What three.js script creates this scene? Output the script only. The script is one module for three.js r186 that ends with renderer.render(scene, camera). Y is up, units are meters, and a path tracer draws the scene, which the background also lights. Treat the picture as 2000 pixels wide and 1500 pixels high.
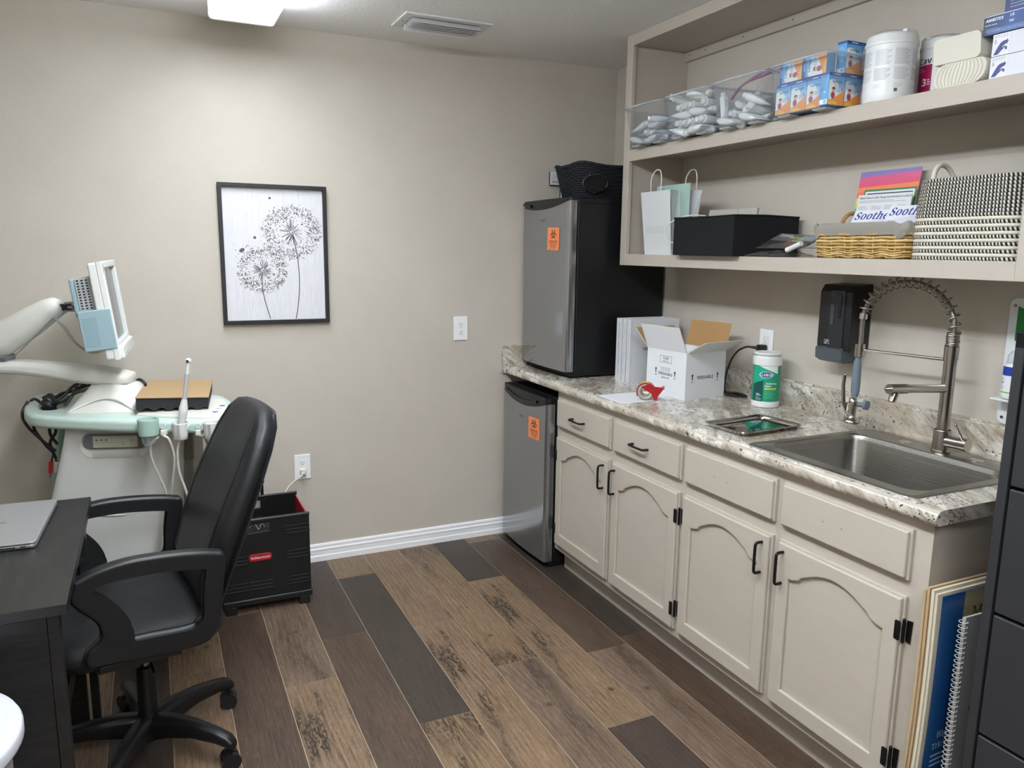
import * as THREE from 'three';
import { RoundedBoxGeometry } from 'three/addons/geometries/RoundedBoxGeometry.js';
import { mergeGeometries, toCreasedNormals } from 'three/addons/utils/BufferGeometryUtils.js';
import { RectAreaLightUniformsLib } from 'three/addons/lights/RectAreaLightUniformsLib.js';

// ---------------------------------------------------------------- camera, lights, exposure
// Room: back wall z = 0, right wall x = 0, floor y = 0, the room lies at x < 0, z > 0.
const scene = new THREE.Scene();
scene.background = new THREE.Color(0x000000);
const camera = new THREE.PerspectiveCamera(53.19, 2000 / 1500, 0.05, 30);
camera.position.set(-2.2846, 1.5109, 3.6130);
camera.quaternion.setFromRotationMatrix(new THREE.Matrix4().makeBasis(
  new THREE.Vector3(0.90598, 0.01275, 0.42313), new THREE.Vector3(0.06155, 0.98496, -0.16147), new THREE.Vector3(-0.41882, 0.17233, 0.89157)));
const renderer = new THREE.WebGLRenderer({ antialias: true });
renderer.toneMapping = THREE.LinearToneMapping;
renderer.toneMappingExposure = 1.58;
renderer.shadowMap.enabled = true;
renderer.shadowMap.type = THREE.PCFSoftShadowMap;
RectAreaLightUniformsLib.init();
const LAMP = { x: -1.905, y: 2.355, w: 0.24, len: 1.22, color: 0xeef6ff, down: 22, side: 40, glow: 1.6, spots: [[0.32, 0.5], [1.62, 1.4], [3.3, 1.15]] };   // ceiling fixtures in one row: far end z, lamp strength
for (const [z0, power] of LAMP.spots) {
  const down = new THREE.RectAreaLight(LAMP.color, LAMP.down * power, LAMP.w - 0.03, LAMP.len - 0.04);
  down.position.set(LAMP.x, LAMP.y - 0.006, z0 + LAMP.len / 2); down.lookAt(LAMP.x, 0, z0 + LAMP.len / 2); scene.add(down);
  for (const s of [-1, 1]) {
    const side = new THREE.RectAreaLight(LAMP.color, LAMP.side * power, LAMP.len - 0.04, 0.05);
    side.position.set(LAMP.x + s * (LAMP.w / 2 + 0.008), LAMP.y + 0.04, z0 + LAMP.len / 2);
    side.lookAt(LAMP.x + s * 2, LAMP.y + 2.2, z0 + LAMP.len / 2); scene.add(side);
  }
}

// ---------------------------------------------------------------- helpers
const PI = Math.PI, V = (x, y, z) => new THREE.Vector3(x, y, z), R = (d) => d * PI / 180;
let seedState = 7;
const seed = (s) => { seedState = s >>> 0; };
const rnd = (a = 0, b = 1) => { seedState = (seedState + 0x6d2b79f5) | 0; let t = Math.imul(seedState ^ (seedState >>> 15), 1 | seedState); t = (t + Math.imul(t ^ (t >>> 7), 61 | t)) ^ t; return a + (b - a) * (((t ^ (t >>> 14)) >>> 0) / 4294967296); };
const M = (color, roughness = 0.6, metalness = 0, extra = {}) => new THREE.MeshStandardMaterial({ color, roughness, metalness, ...extra });
const MP = (color, roughness, metalness, extra = {}) => new THREE.MeshPhysicalMaterial({ color, roughness, metalness, ...extra });
const used = new Map();
const numbered = (n) => { const k = used.get(n) || 0; used.set(n, k + 1); return k ? n + '_' + String(k).padStart(3, '0') : n; };
function clean(g) { const o = g.index ? g.toNonIndexed() : g; for (const k of Object.keys(o.attributes)) if (!['position', 'normal', 'uv'].includes(k)) o.deleteAttribute(k); if (!o.attributes.uv) o.setAttribute('uv', new THREE.BufferAttribute(new Float32Array(o.attributes.position.count * 2), 2)); o.morphAttributes = {}; return o; }
const mg = (...l) => { const a = l.flat().map(clean); return a.length === 1 ? a[0] : mergeGeometries(a, false); };
function mesh(name, geo, mat, parent) { const m = new THREE.Mesh(Array.isArray(geo) ? mg(geo) : geo, mat); m.name = parent === scene ? numbered(name) : name; m.castShadow = m.receiveShadow = true; parent.add(m); return m; }
function thing(name, label, category, pos = [0, 0, 0], turn = 0, group) { const o = new THREE.Group(); o.name = numbered(name); o.position.set(...pos); o.rotation.y = turn; o.userData = { label, category }; if (group) o.userData.group = group; scene.add(o); return o; }
function solo(name, label, category, geo, mat, group) { const o = mesh(name, geo, mat, scene); o.userData = { label, category }; if (group) o.userData.group = group; return o; }
function copyOf(o, label, pos, turn, group) { const c = o.clone(); c.name = numbered(o.name.replace(/_\d{3}$/, '')); c.userData = { ...o.userData }; if (label) c.userData.label = label; if (group) c.userData.group = group; if (pos) c.position.set(...pos); if (turn !== undefined) c.rotation.y = turn; scene.add(c); return c; }
const at = (g, x = 0, y = 0, z = 0, rx = 0, ry = 0, rz = 0) => { if (rx) g.rotateX(rx); if (ry) g.rotateY(ry); if (rz) g.rotateZ(rz); return g.translate(x, y, z); };
const box = (x0, x1, y0, y1, z0, z1, r = 0) => { const w = x1 - x0, h = y1 - y0, d = z1 - z0; const g = r ? new RoundedBoxGeometry(w, h, d, 2, Math.min(r, w / 2.01, h / 2.01, d / 2.01)) : new THREE.BoxGeometry(w, h, d); return g.translate((x0 + x1) / 2, (y0 + y1) / 2, (z0 + z1) / 2); };
const cyl = (r0, r1, y0, y1, x = 0, z = 0, n = 24) => new THREE.CylinderGeometry(r1, r0, y1 - y0, n).translate(x, (y0 + y1) / 2, z);
const rod = (a, b, r, n = 12, r2 = r) => { const A = V(...a), B = V(...b), g = new THREE.CylinderGeometry(r2, r, A.distanceTo(B), n); g.applyQuaternion(new THREE.Quaternion().setFromUnitVectors(V(0, 1, 0), B.clone().sub(A).normalize())); return g.translate((A.x + B.x) / 2, (A.y + B.y) / 2, (A.z + B.z) / 2); };
const tube = (pts, r, seg = 40, n = 8, closed = false, tension = 0.5) => new THREE.TubeGeometry(new THREE.CatmullRomCurve3(pts.map((p) => V(...p)), closed, 'catmullrom', tension), seg, r, n, closed);
const lathe = (prof, n = 36) => new THREE.LatheGeometry(prof.map(([r, y]) => new THREE.Vector2(r, y)), n);
const crease = (g, a = 35) => toCreasedNormals(g, R(a));
const poly = (pts) => new THREE.Shape(pts.map(([x, y]) => new THREE.Vector2(x, y)));
function ext(shape, depth, bevel = 0, seg = 2, curve = 8) { const s = Array.isArray(shape) ? poly(shape) : shape; return new THREE.ExtrudeGeometry(s, { depth: depth - 2 * bevel, bevelEnabled: bevel > 0, bevelSize: bevel, bevelThickness: bevel, bevelOffset: -bevel, bevelSegments: seg, curveSegments: curve }).translate(0, 0, bevel); }
const rrPts = (w, d, r, n = 5, cx = 0, cz = 0) => { const o = []; [[1, 1, 0], [-1, 1, 90], [-1, -1, 180], [1, -1, 270]].forEach(([sx, sz, a]) => { for (let i = 0; i <= n; i++) { const t = R(a + 90 * i / n); o.push([cx + sx * (w / 2 - r) + r * Math.cos(t), cz + sz * (d / 2 - r) + r * Math.sin(t)]); } }); return o; };
const rrShape = (w, h, r, n = 5, cx = 0, cy = 0) => poly(rrPts(w, h, r, n, cx, cy));
const ring = (y, w, d, r, n = 5, cx = 0, cz = 0) => rrPts(w, d, r, n, cx, cz).map(([x, z]) => [x, y, z]);
// surface through rings of points; caps close the first and last ring
function loft(rings, cap0 = true, cap1 = true, ang = 35, closed = true) {
  const p = [], uv = [], N = rings[0].length, K = rings.length, e = closed ? N : N - 1;
  const push = (a, b, c, ua, ub, uc) => { p.push(...a, ...b, ...c); uv.push(...ua, ...ub, ...uc); };
  for (let j = 0; j < K - 1; j++) for (let i = 0; i < e; i++) { const i2 = (i + 1) % N, a = rings[j][i], b = rings[j][i2], c = rings[j + 1][i2], d = rings[j + 1][i]; const u = (q, w) => [q / N, w / (K - 1)]; push(a, d, c, u(i, j), u(i, j + 1), u(i + 1, j + 1)); push(a, c, b, u(i, j), u(i + 1, j + 1), u(i + 1, j)); }
  const cap = (r, flip) => { const c = [0, 1, 2].map((k) => r.reduce((s, q) => s + q[k], 0) / N); for (let i = 0; i < N; i++) { const a = r[i], b = r[(i + 1) % N]; flip ? push(c, b, a, [0, 0], [0, 0], [0, 0]) : push(c, a, b, [0, 0], [0, 0], [0, 0]); } };
  if (cap0) cap(rings[0], false); if (cap1) cap(rings[K - 1], true);
  const g = new THREE.BufferGeometry(); g.setAttribute('position', new THREE.Float32BufferAttribute(p, 3)); g.setAttribute('uv', new THREE.Float32BufferAttribute(uv, 2)); g.computeVertexNormals();
  return toCreasedNormals(g, R(ang));
}
// uv in metres from the face direction
function uvBox(g, s = 1, ox = 0, oy = 0) { const o = g.index ? g.toNonIndexed() : g, p = o.attributes.position, n = o.attributes.normal, uv = new Float32Array(p.count * 2); for (let i = 0; i < p.count; i++) { const ax = Math.abs(n.getX(i)), ay = Math.abs(n.getY(i)), az = Math.abs(n.getZ(i)); let u, v; if (ay >= ax && ay >= az) { u = p.getZ(i); v = p.getX(i); } else if (ax >= az) { u = p.getZ(i); v = p.getY(i); } else { u = p.getX(i); v = p.getY(i); } uv[2 * i] = u * s + ox; uv[2 * i + 1] = v * s + oy; } o.setAttribute('uv', new THREE.BufferAttribute(uv, 2)); return o; }
const warp = (g, f) => { const p = g.attributes.position; for (let i = 0; i < p.count; i++) { const q = f(p.getX(i), p.getY(i), p.getZ(i)); p.setXYZ(i, ...q); } g.computeVertexNormals(); return g; };
// tiling value noise
function noiser(sd) { const T = new Float32Array(65536); seed(sd); for (let i = 0; i < 65536; i++) T[i] = rnd(); const f = (t) => t * t * (3 - 2 * t); return (x, y, px, py) => { const xi = Math.floor(x), yi = Math.floor(y), u = f(x - xi), v = f(y - yi), m = (a, p) => ((a % p) + p) % p, h = (a, b) => T[(m(a, px) + 256 * m(b, py)) & 65535]; const a = h(xi, yi), b = h(xi + 1, yi), c = h(xi, yi + 1), d = h(xi + 1, yi + 1); return a + (b - a) * u + (c - a) * v + (a - b - c + d) * u * v; }; }
const N1 = noiser(11), N2 = noiser(23), N3 = noiser(37);
const fbm = (N, u, v, fx, fy, oct = 4) => { let s = 0, a = 0.5, t = 0; for (let o = 0; o < oct; o++) { s += a * N(u * fx, v * fy, fx, fy); t += a; a *= 0.5; fx *= 2; fy *= 2; } return s / t; };
function dataTex(w, h, fn, srgb = true, rep = [1, 1]) { const d = new Uint8Array(w * h * 4); for (let j = 0; j < h; j++) for (let i = 0; i < w; i++) { const c = fn(i / w, j / h); const k = 4 * (j * w + i); d[k] = Math.max(0, Math.min(255, c[0])); d[k + 1] = Math.max(0, Math.min(255, c[1])); d[k + 2] = Math.max(0, Math.min(255, c[2])); d[k + 3] = 255; } const t = new THREE.DataTexture(d, w, h, THREE.RGBAFormat); t.wrapS = t.wrapT = THREE.RepeatWrapping; t.magFilter = THREE.LinearFilter; t.minFilter = THREE.LinearMipmapLinearFilter; t.generateMipmaps = true; if (srgb) t.colorSpace = THREE.SRGBColorSpace; t.repeat.set(...rep); t.needsUpdate = true; return t; }
const grey = (v) => [v, v, v], mix = (a, b, t) => [0, 1, 2].map((k) => a[k] + (b[k] - a[k]) * t), st = (a, b, x) => { const t = Math.max(0, Math.min(1, (x - a) / (b - a))); return t * t * (3 - 2 * t); };
function canvasTex(w, h, fn) { const c = document.createElement('canvas'); c.width = w; c.height = h; const g = c.getContext('2d'); fn(g, w, h); const t = new THREE.CanvasTexture(c); t.colorSpace = THREE.SRGBColorSpace; t.anisotropy = 8; return t; }
const inkOn = (w, h, fn, rough = 0.6, extra = {}) => M(0xffffff, rough, 0, { map: canvasTex(w, h, fn), ...extra });
const sheet = (w, h, x = 0, y = 0, z = 0) => new THREE.PlaneGeometry(w, h).translate(x, y, z);   // printed film, faces +z
function txt(g, s, x, y, size, color, font = 'sans-serif', weight = 'bold', align = 'center', sx = 1) { g.save(); g.translate(x, y); g.scale(sx, 1); g.font = weight + ' ' + size + 'px ' + font; g.fillStyle = color; g.textAlign = align; g.textBaseline = 'middle'; g.fillText(s, 0, 0); g.restore(); }
const lines = (g, x, y, w, n, dy, h, color) => { g.fillStyle = color; for (let i = 0; i < n; i++) g.fillRect(x, y + i * dy, w * (0.75 + 0.25 * ((i * 7919) % 5) / 4), h); };
const side = -PI / 2;   // group turned to face the room from the right wall: local x runs along world z, local z points out at world -x

// ---------------------------------------------------------------- shared materials
const peel = dataTex(256, 256, (u, v) => grey(255 * (0.5 * fbm(N1, u, v, 24, 24, 3) + 0.5 * fbm(N2, u, v, 60, 60, 2))), false);
const peelRep = (n) => { const t = peel.clone(); t.repeat.set(n, n); t.needsUpdate = true; return t; };
const wallMap = dataTex(256, 256, (u, v) => { const n = (fbm(N2, u, v, 6, 6, 5) - 0.5) * 7; return [198 + n, 190 + n, 177 + n]; });
const paintWall = M(0xffffff, 0.62, 0, { map: wallMap, bumpMap: peelRep(3), bumpScale: 0.0004 });
const paintCeiling = M(0xf3f3f1, 0.9, 0, { bumpMap: peelRep(4), bumpScale: 0.0015 });
const paintTrim = M(0xf6f6f7, 0.35);
const paintCabinet = M(0xffffff, 0.38, 0, { map: dataTex(256, 256, (u, v) => { const n = (fbm(N3, u, v, 5, 40, 4) - 0.5) * 5; return [188 + n, 179 + n, 166 + n]; }), bumpMap: peelRep(6), bumpScale: 0.0002 });
const whitePlastic = M(0xf3f3f4, 0.35), offWhite = M(0xdfdfdb, 0.42), blackPlastic = M(0x111214, 0.45), blackMatte = M(0x0d0e0f, 0.7), blackMetal = M(0x141414, 0.4, 0.4);
const steel = M(0xb9b6b0, 0.26, 1), chrome = M(0xcfcbc4, 0.22, 1), darkHole = M(0x0b0b0b, 0.9);
const clearPlastic = MP(0xeef1f4, 0.14, 0, { transmission: 0.9, thickness: 0, ior: 1.45, side: THREE.DoubleSide });
const filmPlastic = MP(0xffffff, 0.08, 0, { transmission: 0.96, thickness: 0, ior: 1.4, side: THREE.DoubleSide });
const whiteRope = M(0xe6e4df, 0.8), paperWhite = M(0xdedfe1, 0.85), cardKraft = M(0xb08a5c, 0.85);
// ---------------------------------------------------------------- the room
const H = 2.4445, XL = -3.8, ZF = 4.7;
const struct = (name, geo, mat) => { const m = mesh(name, geo, mat, scene); m.userData = { kind: 'structure' }; return m; };
struct('wall_back', uvBox(box(XL - 0.12, 0.12, 0, H, -0.12, 0)), paintWall);
struct('wall_right', uvBox(box(0, 0.12, 0, H, 0, ZF)), paintWall);
struct('wall_left', uvBox(box(XL - 0.12, XL, 0, H, 0, ZF)), paintWall);
struct('wall_front', uvBox(box(XL - 0.12, 0.12, 0, H, ZF, ZF + 0.12)), paintWall);
struct('ceiling', uvBox(box(XL - 0.12, 0.12, H, H + 0.1, -0.12, ZF + 0.12)), paintCeiling);
{ // planks
  const floor = new THREE.Group(); floor.name = 'floor'; floor.userData = { kind: 'structure' }; scene.add(floor);
  mesh('subfloor', box(XL - 0.12, 0.12, -0.08, -0.0006, -0.12, ZF + 0.12), M(0xb8a78f, 0.7), floor);
  const W = 0.1806, L = 1.203;
  const wood = (sd, light, dark, patch, ringAmt, knots) => {
    seed(sd); const kn = []; for (let i = 0; i < knots; i++) kn.push([rnd(0.15, 0.85), rnd(0.25, 0.75), rnd(0.6, 1.2)]);
    const A = noiser(sd * 3 + 1), B = noiser(sd * 5 + 2);
    return dataTex(1024, 192, (u, v) => {
      let wv = v + 0.10 * (fbm(A, u, v, 3, 2, 3) - 0.5), kd = 0;
      for (const [ku, kv, ks] of kn) { const d = Math.hypot((u - ku) * 6.6, v - kv) / (0.16 * ks); const e = Math.exp(-d * d); wv += 0.25 * e * Math.sign(v - kv + 0.001) * (1 - e); kd += Math.exp(-d * d * 9); }
      const arch = 0.5 + 0.5 * Math.sin(60 * (wv + 0.55 * (u - 0.5) * (u - 0.5) + 0.25 * fbm(B, u, v, 2, 2, 2)));
      const fine = fbm(A, u, v, 22, 96, 3), pore = fbm(B, u, v, 60, 150, 2), blotch = fbm(A, u, v, 4, 3, 4), mottle = fbm(B, u, v, 96, 34, 3);
      let c = mix(light, dark, Math.max(0, Math.min(1, 0.26 * arch * ringAmt + 0.6 * st(0.2, 0.8, fine) + 0.5 * (blotch - 0.45))));
      const pt = st(0.52, 0.70, 0.62 * blotch + 0.38 * fbm(B, u, v, 7, 6, 3)) * st(0.34, 0.66, 0.7 * mottle + 0.3 * fine) * patch;
      c = mix(c, dark.map((q) => q * 0.52), Math.min(1, 1.1 * pt));
      c = mix(c, [34, 26, 21], 0.6 * Math.min(1, kd) + 0.14 * st(0.62, 0.8, pore));
      const k = 1 + 0.20 * (mottle - 0.5) + 0.10 * (pore - 0.5);
      return c.map((q) => q * k);
    });
  };
  const looks = [
    wood(101, [70, 60, 53], [45, 39, 34], 0.15, 0.5, 0),      // charcoal
    wood(102, [94, 75, 61], [58, 46, 38], 0.15, 0.7, 0),      // red brown
    wood(103, [139, 114, 90], [97, 78, 61], 0.25, 1.0, 0),    // tan
    wood(104, [139, 114, 90], [95, 77, 60], 0.95, 1.0, 1),    // tan with dark patches
    wood(105, [124, 104, 86], [85, 69, 58], 0.45, 0.9, 2),    // mid brown with knots
    wood(106, [77, 63, 54], [50, 40, 36], 0.1, 0.5, 0),       // dark brown
    wood(107, [140, 115, 89], [97, 78, 59], 0.85, 1.2, 1),
  ].map((map) => M(0xffffff, 0.42, 0, { map, bumpMap: map, bumpScale: 0.0006 }));
  const given = { '-4': [0.7, [0, 4, 2]], '-3': [0.3, [2, 0, 4]], '-2': [0.9, [5, 2, 0]], '-1': [1.24, [0, 1, 3]], 0: [1.292, [1, 4, 2]], 1: [0.52, [0, 3, 5]], 2: [1.24, [6, 4, 2]], 3: [0.83, [2, 3, 6]], 4: [0.256, [2, 0, 6]], 5: [0.788, [5, 1, 0]], 6: [1.07, [4, 3, 1]], 7: [0.446, [2, 1, 5]], 8: [0.85, [3, 2, 0]], 9: [0.3, [4, 5, 2]] };
  seed(5);
  for (let k = -4; k < 18; k++) {
    const x1 = -0.683 - W * k, x0 = x1 - W, [zj, ls] = given[k] || [rnd(0.2, 1.2), [Math.floor(rnd(0, 7)), Math.floor(rnd(0, 7)), Math.floor(rnd(0, 7))]];
    let n = -1;
    for (let za = zj - 2 * L; za < ZF; za += L, n++) {
      const z0 = Math.max(za, 0.002), z1 = Math.min(za + L, ZF - 0.002), a = Math.max(x0, XL + 0.001) + 0.0009, b = Math.min(x1, -0.001) - 0.0009;
      if (z1 - z0 < 0.02 || b - a < 0.02) continue;
      const g = box(a, b, -0.0045, 0, z0 + 0.0007, z1 - 0.0007), p = g.attributes.position, uv = g.attributes.uv;
      for (let i = 0; i < p.count; i++) uv.setXY(i, (p.getZ(i) - za) / L, (p.getX(i) - x0) / W);
      mesh('plank', g, looks[n < 3 ? ls[(n + 3) % 3] : Math.floor(rnd(0, 7))], floor);
    }
  }
}
const bbProf = [[0, 0], [0.0155, 0], [0.0155, 0.026], [0.012, 0.030], [0.012, 0.052], [0.0138, 0.055], [0.0138, 0.060], [0.0095, 0.066], [0.0095, 0.072], [0.0108, 0.075], [0.0085, 0.083], [0.004, 0.086], [0, 0.086]];
struct('baseboard_back', at(ext(bbProf, -XL - 0.01), -0.005, 0, 0, 0, -PI / 2, 0), paintTrim);
struct('baseboard_left', ext(bbProf, ZF).translate(XL, 0, 0), paintTrim);

// ceiling fixtures
function fixture(z0, label) {
  const t = thing('ceiling_light', label, 'light', [LAMP.x, LAMP.y, z0], 0, 'ceiling wraparound lights'), w = LAMP.w / 2, hh = H - LAMP.y;
  mesh('housing', box(-w + 0.01, w - 0.01, hh - 0.028, hh - 0.001, 0.004, LAMP.len - 0.004, 0.004), M(0xe4e4e2, 0.5), t);
  const prof = [[-w, hh - 0.026], [-w, 0.014], [-w + 0.004, 0.004], [-w + 0.010, 0.001], [-w + 0.016, 0], [w - 0.016, 0], [w - 0.010, 0.001], [w - 0.004, 0.004], [w, 0.014], [w, hh - 0.026]];
  mesh('diffuser', ext(prof, LAMP.len - 0.03).translate(0, 0, 0.015), M(0xf4f4f2, 0.5, 0, { emissive: LAMP.color, emissiveIntensity: LAMP.glow }), t);
  for (const z of [0, LAMP.len - 0.015]) mesh('end_cap', ext(prof.map(([x, y]) => [x * 1.006, y * 1.0 - 0.0004]), 0.015).translate(0, 0, z), M(0xe6e5e1, 0.5), t);
  return t;
}
fixture(LAMP.spots[0][0], 'white wraparound fluorescent ceiling light whose end stops near the back wall');
fixture(LAMP.spots[1][0], 'white wraparound fluorescent ceiling light over the middle of the room');
fixture(LAMP.spots[2][0], 'white wraparound fluorescent ceiling light at the far end from the back wall');
{ // supply vent
  const t = thing('ceiling_vent', 'white metal ceiling air vent with angled louvres', 'vent', [-1.105, H, 0.365]), wm = M(0xdcdcdc, 0.45);
  const o = poly([[-0.19, -0.105], [0.19, -0.105], [0.19, 0.105], [-0.19, 0.105]]); o.holes.push(new THREE.Path([[-0.152, -0.07], [0.152, -0.07], [0.152, 0.07], [-0.152, 0.07]].map((q) => new THREE.Vector2(...q))));
  mesh('frame', at(ext(o, 0.008, 0.003), 0, 0, 0, PI / 2), wm, t);
  mesh('damper_plate', box(-0.152, 0.152, -0.003, -0.0005, -0.07, 0.07), wm, t);
  for (let i = 0; i < 6; i++) mesh('slat', at(new RoundedBoxGeometry(0.30, 0.0025, 0.030, 1, 0.001), 0, -0.0165, -0.058 + i * 0.0235, R(i < 1 ? -50 : 42)), wm, t);
  for (const x of [-0.172, 0.172]) mesh('screw', at(cyl(0.004, 0.004, -0.0105, -0.007, x, 0, 10)), steel, t);
}
// ---------------------------------------------------------------- base cabinets, counter
const FACE = 0.605;
const pull = (c, len, vertical) => { const h = len / 2, o = 0.027, pts = vertical ? [[c[0], c[1] - h, 0], [c[0], c[1] - h, o * 0.75], [c[0], c[1] - h + 0.010, o], [c[0], c[1] + h - 0.010, o], [c[0], c[1] + h, o * 0.75], [c[0], c[1] + h, 0]] : [[c[0] - h, c[1], 0], [c[0] - h, c[1], o * 0.75], [c[0] - h + 0.010, c[1], o], [c[0] + h - 0.010, c[1], o], [c[0] + h, c[1], o * 0.75], [c[0] + h, c[1], 0]]; return tube(pts, 0.0047, 36, 8, false, 0.3); };
function frontSlab(u0, u1, y0, y1) { return [box(u0, u1, y0, y1, 0, 0.0105, 0.002), box(u0 + 0.006, u1 - 0.006, y0 + 0.006, y1 - 0.006, 0.004, 0.0205, 0.0042)]; }
function doorGeo(u0, u1, y0, y1) {
  const w = u1 - u0, sh = poly([[u0 + 0.006, y0 + 0.006], [u1 - 0.006, y0 + 0.006], [u1 - 0.006, y1 - 0.006], [u0 + 0.006, y1 - 0.006]]);
  const a = u0 + 0.052, b = u1 - 0.052, c = y0 + 0.062, ys = y1 - 0.108, pk = y1 - 0.048, s = (b - a) * 0.13, m = (a + b) / 2, p = new THREE.Path();
  p.moveTo(a, c); p.lineTo(a, ys); p.quadraticCurveTo(a + s * 0.5, ys + 0.001, a + s, ys + 0.012); p.quadraticCurveTo(a + s * 1.05, ys + 0.022, a + s * 1.55, ys + 0.030);
  p.quadraticCurveTo(m - (b - a) * 0.14, pk, m, pk); p.quadraticCurveTo(m + (b - a) * 0.14, pk, b - s * 1.55, ys + 0.030); p.quadraticCurveTo(b - s * 1.05, ys + 0.022, b - s, ys + 0.012); p.quadraticCurveTo(b - s * 0.5, ys + 0.001, b, ys); p.lineTo(b, c); p.closePath();
  sh.holes.push(p);
  return [box(u0, u1, y0, y1, 0, 0.0105, 0.002), ext(sh, 0.0115, 0.0045, 4, 14).translate(0, 0, 0.0095)];
}
function hinge(parent, u, y, s) { const h = mesh('hinge', [ext(rrShape(0.017, 0.052, 0.004, 3, u - s * 0.010, y), 0.003, 0.001).translate(0, 0, 0.019), rod([u, y - 0.026, 0.010], [u, y + 0.026, 0.010], 0.0042), ext([[u + s * 0.003, y - 0.028], [u + s * 0.016, y - 0.03], [u + s * 0.018, y + 0.03], [u + s * 0.003, y + 0.028]], 0.003, 0).translate(0, 0, 0.0005), new THREE.SphereGeometry(0.0048, 8, 6).translate(u, y + 0.029, 0.010), new THREE.SphereGeometry(0.0048, 8, 6).translate(u, y - 0.029, 0.010)], blackMetal, parent); return h; }
function baseUnit(label, z0, z1, zs, pulls, last) {
  const t = thing('base_cabinet', label, 'cabinet', [-FACE, 0, 0], side, 'base cabinets under the counter');
  mesh('carcass', [box(z0, z0 + 0.018, 0.1, 0.876, -0.60, -0.018), box(z1 - 0.018, z1, 0.1, 0.876, -0.60, -0.018), box(z0, z1, 0.1, 0.118, -0.60, -0.018), box(z0, z1, 0.1, 0.876, -0.602, -0.594)], paintCabinet, t);
  mesh('face_frame', [box(z0, z0 + 0.04, 0.107, 0.876, -0.018, 0), box(z1 - 0.06, z1, 0.107, 0.876, -0.018, 0), box(z0 + 0.04, z1 - 0.06, 0.107, 0.150, -0.018, 0), box(z0 + 0.04, z1 - 0.06, 0.655, 0.720, -0.018, 0), box(z0 + 0.04, z1 - 0.06, 0.83, 0.876, -0.018, 0), box(zs[0][1] - 0.02, zs[1][0] + 0.02, 0.15, 0.655, -0.018, 0), box(zs[0][1] - 0.02, zs[1][0] + 0.02, 0.72, 0.83, -0.018, 0)], paintCabinet, t);
  mesh('toe_kick', box(z0, z1, 0, 0.105, -0.08, -0.055), paintCabinet, t);
  zs.forEach(([a, b], i) => {
    const dr = mesh(pulls ? 'drawer_front' : 'false_drawer_front', frontSlab(a, b, 0.708, 0.842), paintCabinet, t);
    if (pulls) mesh('pull_handle', pull([(a + b) / 2 - 0.02, 0.775], 0.098, false).translate(0, 0, 0.0195), blackMetal, dr);
    else for (const q of [-0.032, 0.032]) mesh('screw_hole', at(cyl(0.0018, 0.0018, -0.0006, 0.0004, 0, 0, 8), (a + b) / 2 + q - 0.02, 0.775, 0.0206, PI / 2), M(0x5a544c, 0.9), dr);
    const d = mesh('door', doorGeo(a, b, 0.138, 0.665), paintCabinet, t);
    mesh('pull_handle', pull([i ? a + 0.028 : b - 0.032, 0.585], 0.098, true).translate(0, 0, 0.0205), blackMetal, d);
    if (i || !last) for (const y of [0.22, 0.575]) hinge(d, i ? b + 0.002 : a - 0.002, y, i ? 1 : -1);
  });
  return t;
}
baseUnit('greige base cabinet with two black-handled drawers over arched doors, beside the lower fridge', 0.545, 1.4975, [[0.566, 1.018], [1.044, 1.484]], true, false);
baseUnit('greige sink base cabinet with two plain false drawer fronts over arched doors', 1.4975, 2.45, [[1.509, 1.942], [1.970, 2.402]], false, true);

// laminate counter
const stone = (() => {
  const A = noiser(71), B = noiser(72), Cn = noiser(73);
  return dataTex(2048, 1365, (u, v) => {
    const wu = u + 0.012 * (fbm(A, u, v, 9, 9, 3) - 0.5), wv = v + 0.020 * (fbm(B, u, v, 8, 10, 3) - 0.5);
    const streak = fbm(A, wu, wv + wu, 16, 36, 5), cloud = fbm(B, u, v, 9, 11, 4), crackle = fbm(Cn, wu, wv + wu, 84, 140, 3), grain = fbm(A, u, v, 120, 100, 3), vein = Math.abs(fbm(Cn, wu, wv + wu, 16, 32, 4) - 0.5);
    let c = mix([226, 221, 209], [176, 167, 154], st(0.30, 0.70, streak));
    c = mix(c, [238, 234, 224], st(0.46, 0.68, cloud) * 0.6);
    c = mix(c, [150, 140, 125], 0.55 * st(0.46, 0.66, fbm(Cn, u, v, 6, 8, 4)));
    c = mix(c, [128, 117, 105], st(0.50, 0.74, crackle) * (0.2 + 0.5 * st(0.36, 0.64, streak)));
    c = mix(c, [116, 106, 96], 0.5 * (1 - st(0.0, 0.035, vein)) * st(0.35, 0.6, grain));
    c = mix(c, [96, 88, 80], 0.5 * st(0.58, 0.74, grain) * st(0.45, 0.62, cloud));
    const spk = fbm(B, u, v, 230, 170, 2), spz = fbm(A, u, v, 16, 12, 2);
    c = mix(c, [38, 35, 34], st(0.73, 0.79, spk) * st(0.50, 0.62, spz));
    c = mix(c, [186, 164, 136], 0.28 * st(0.56, 0.75, fbm(Cn, u, v, 12, 16, 3)));
    return c;
  });
})();
stone.repeat.set(1 / 1.5, 1 / 1.0);
const laminate = MP(0xffffff, 0.22, 0, { map: stone, clearcoat: 0.25, clearcoatRoughness: 0.12 });
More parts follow.
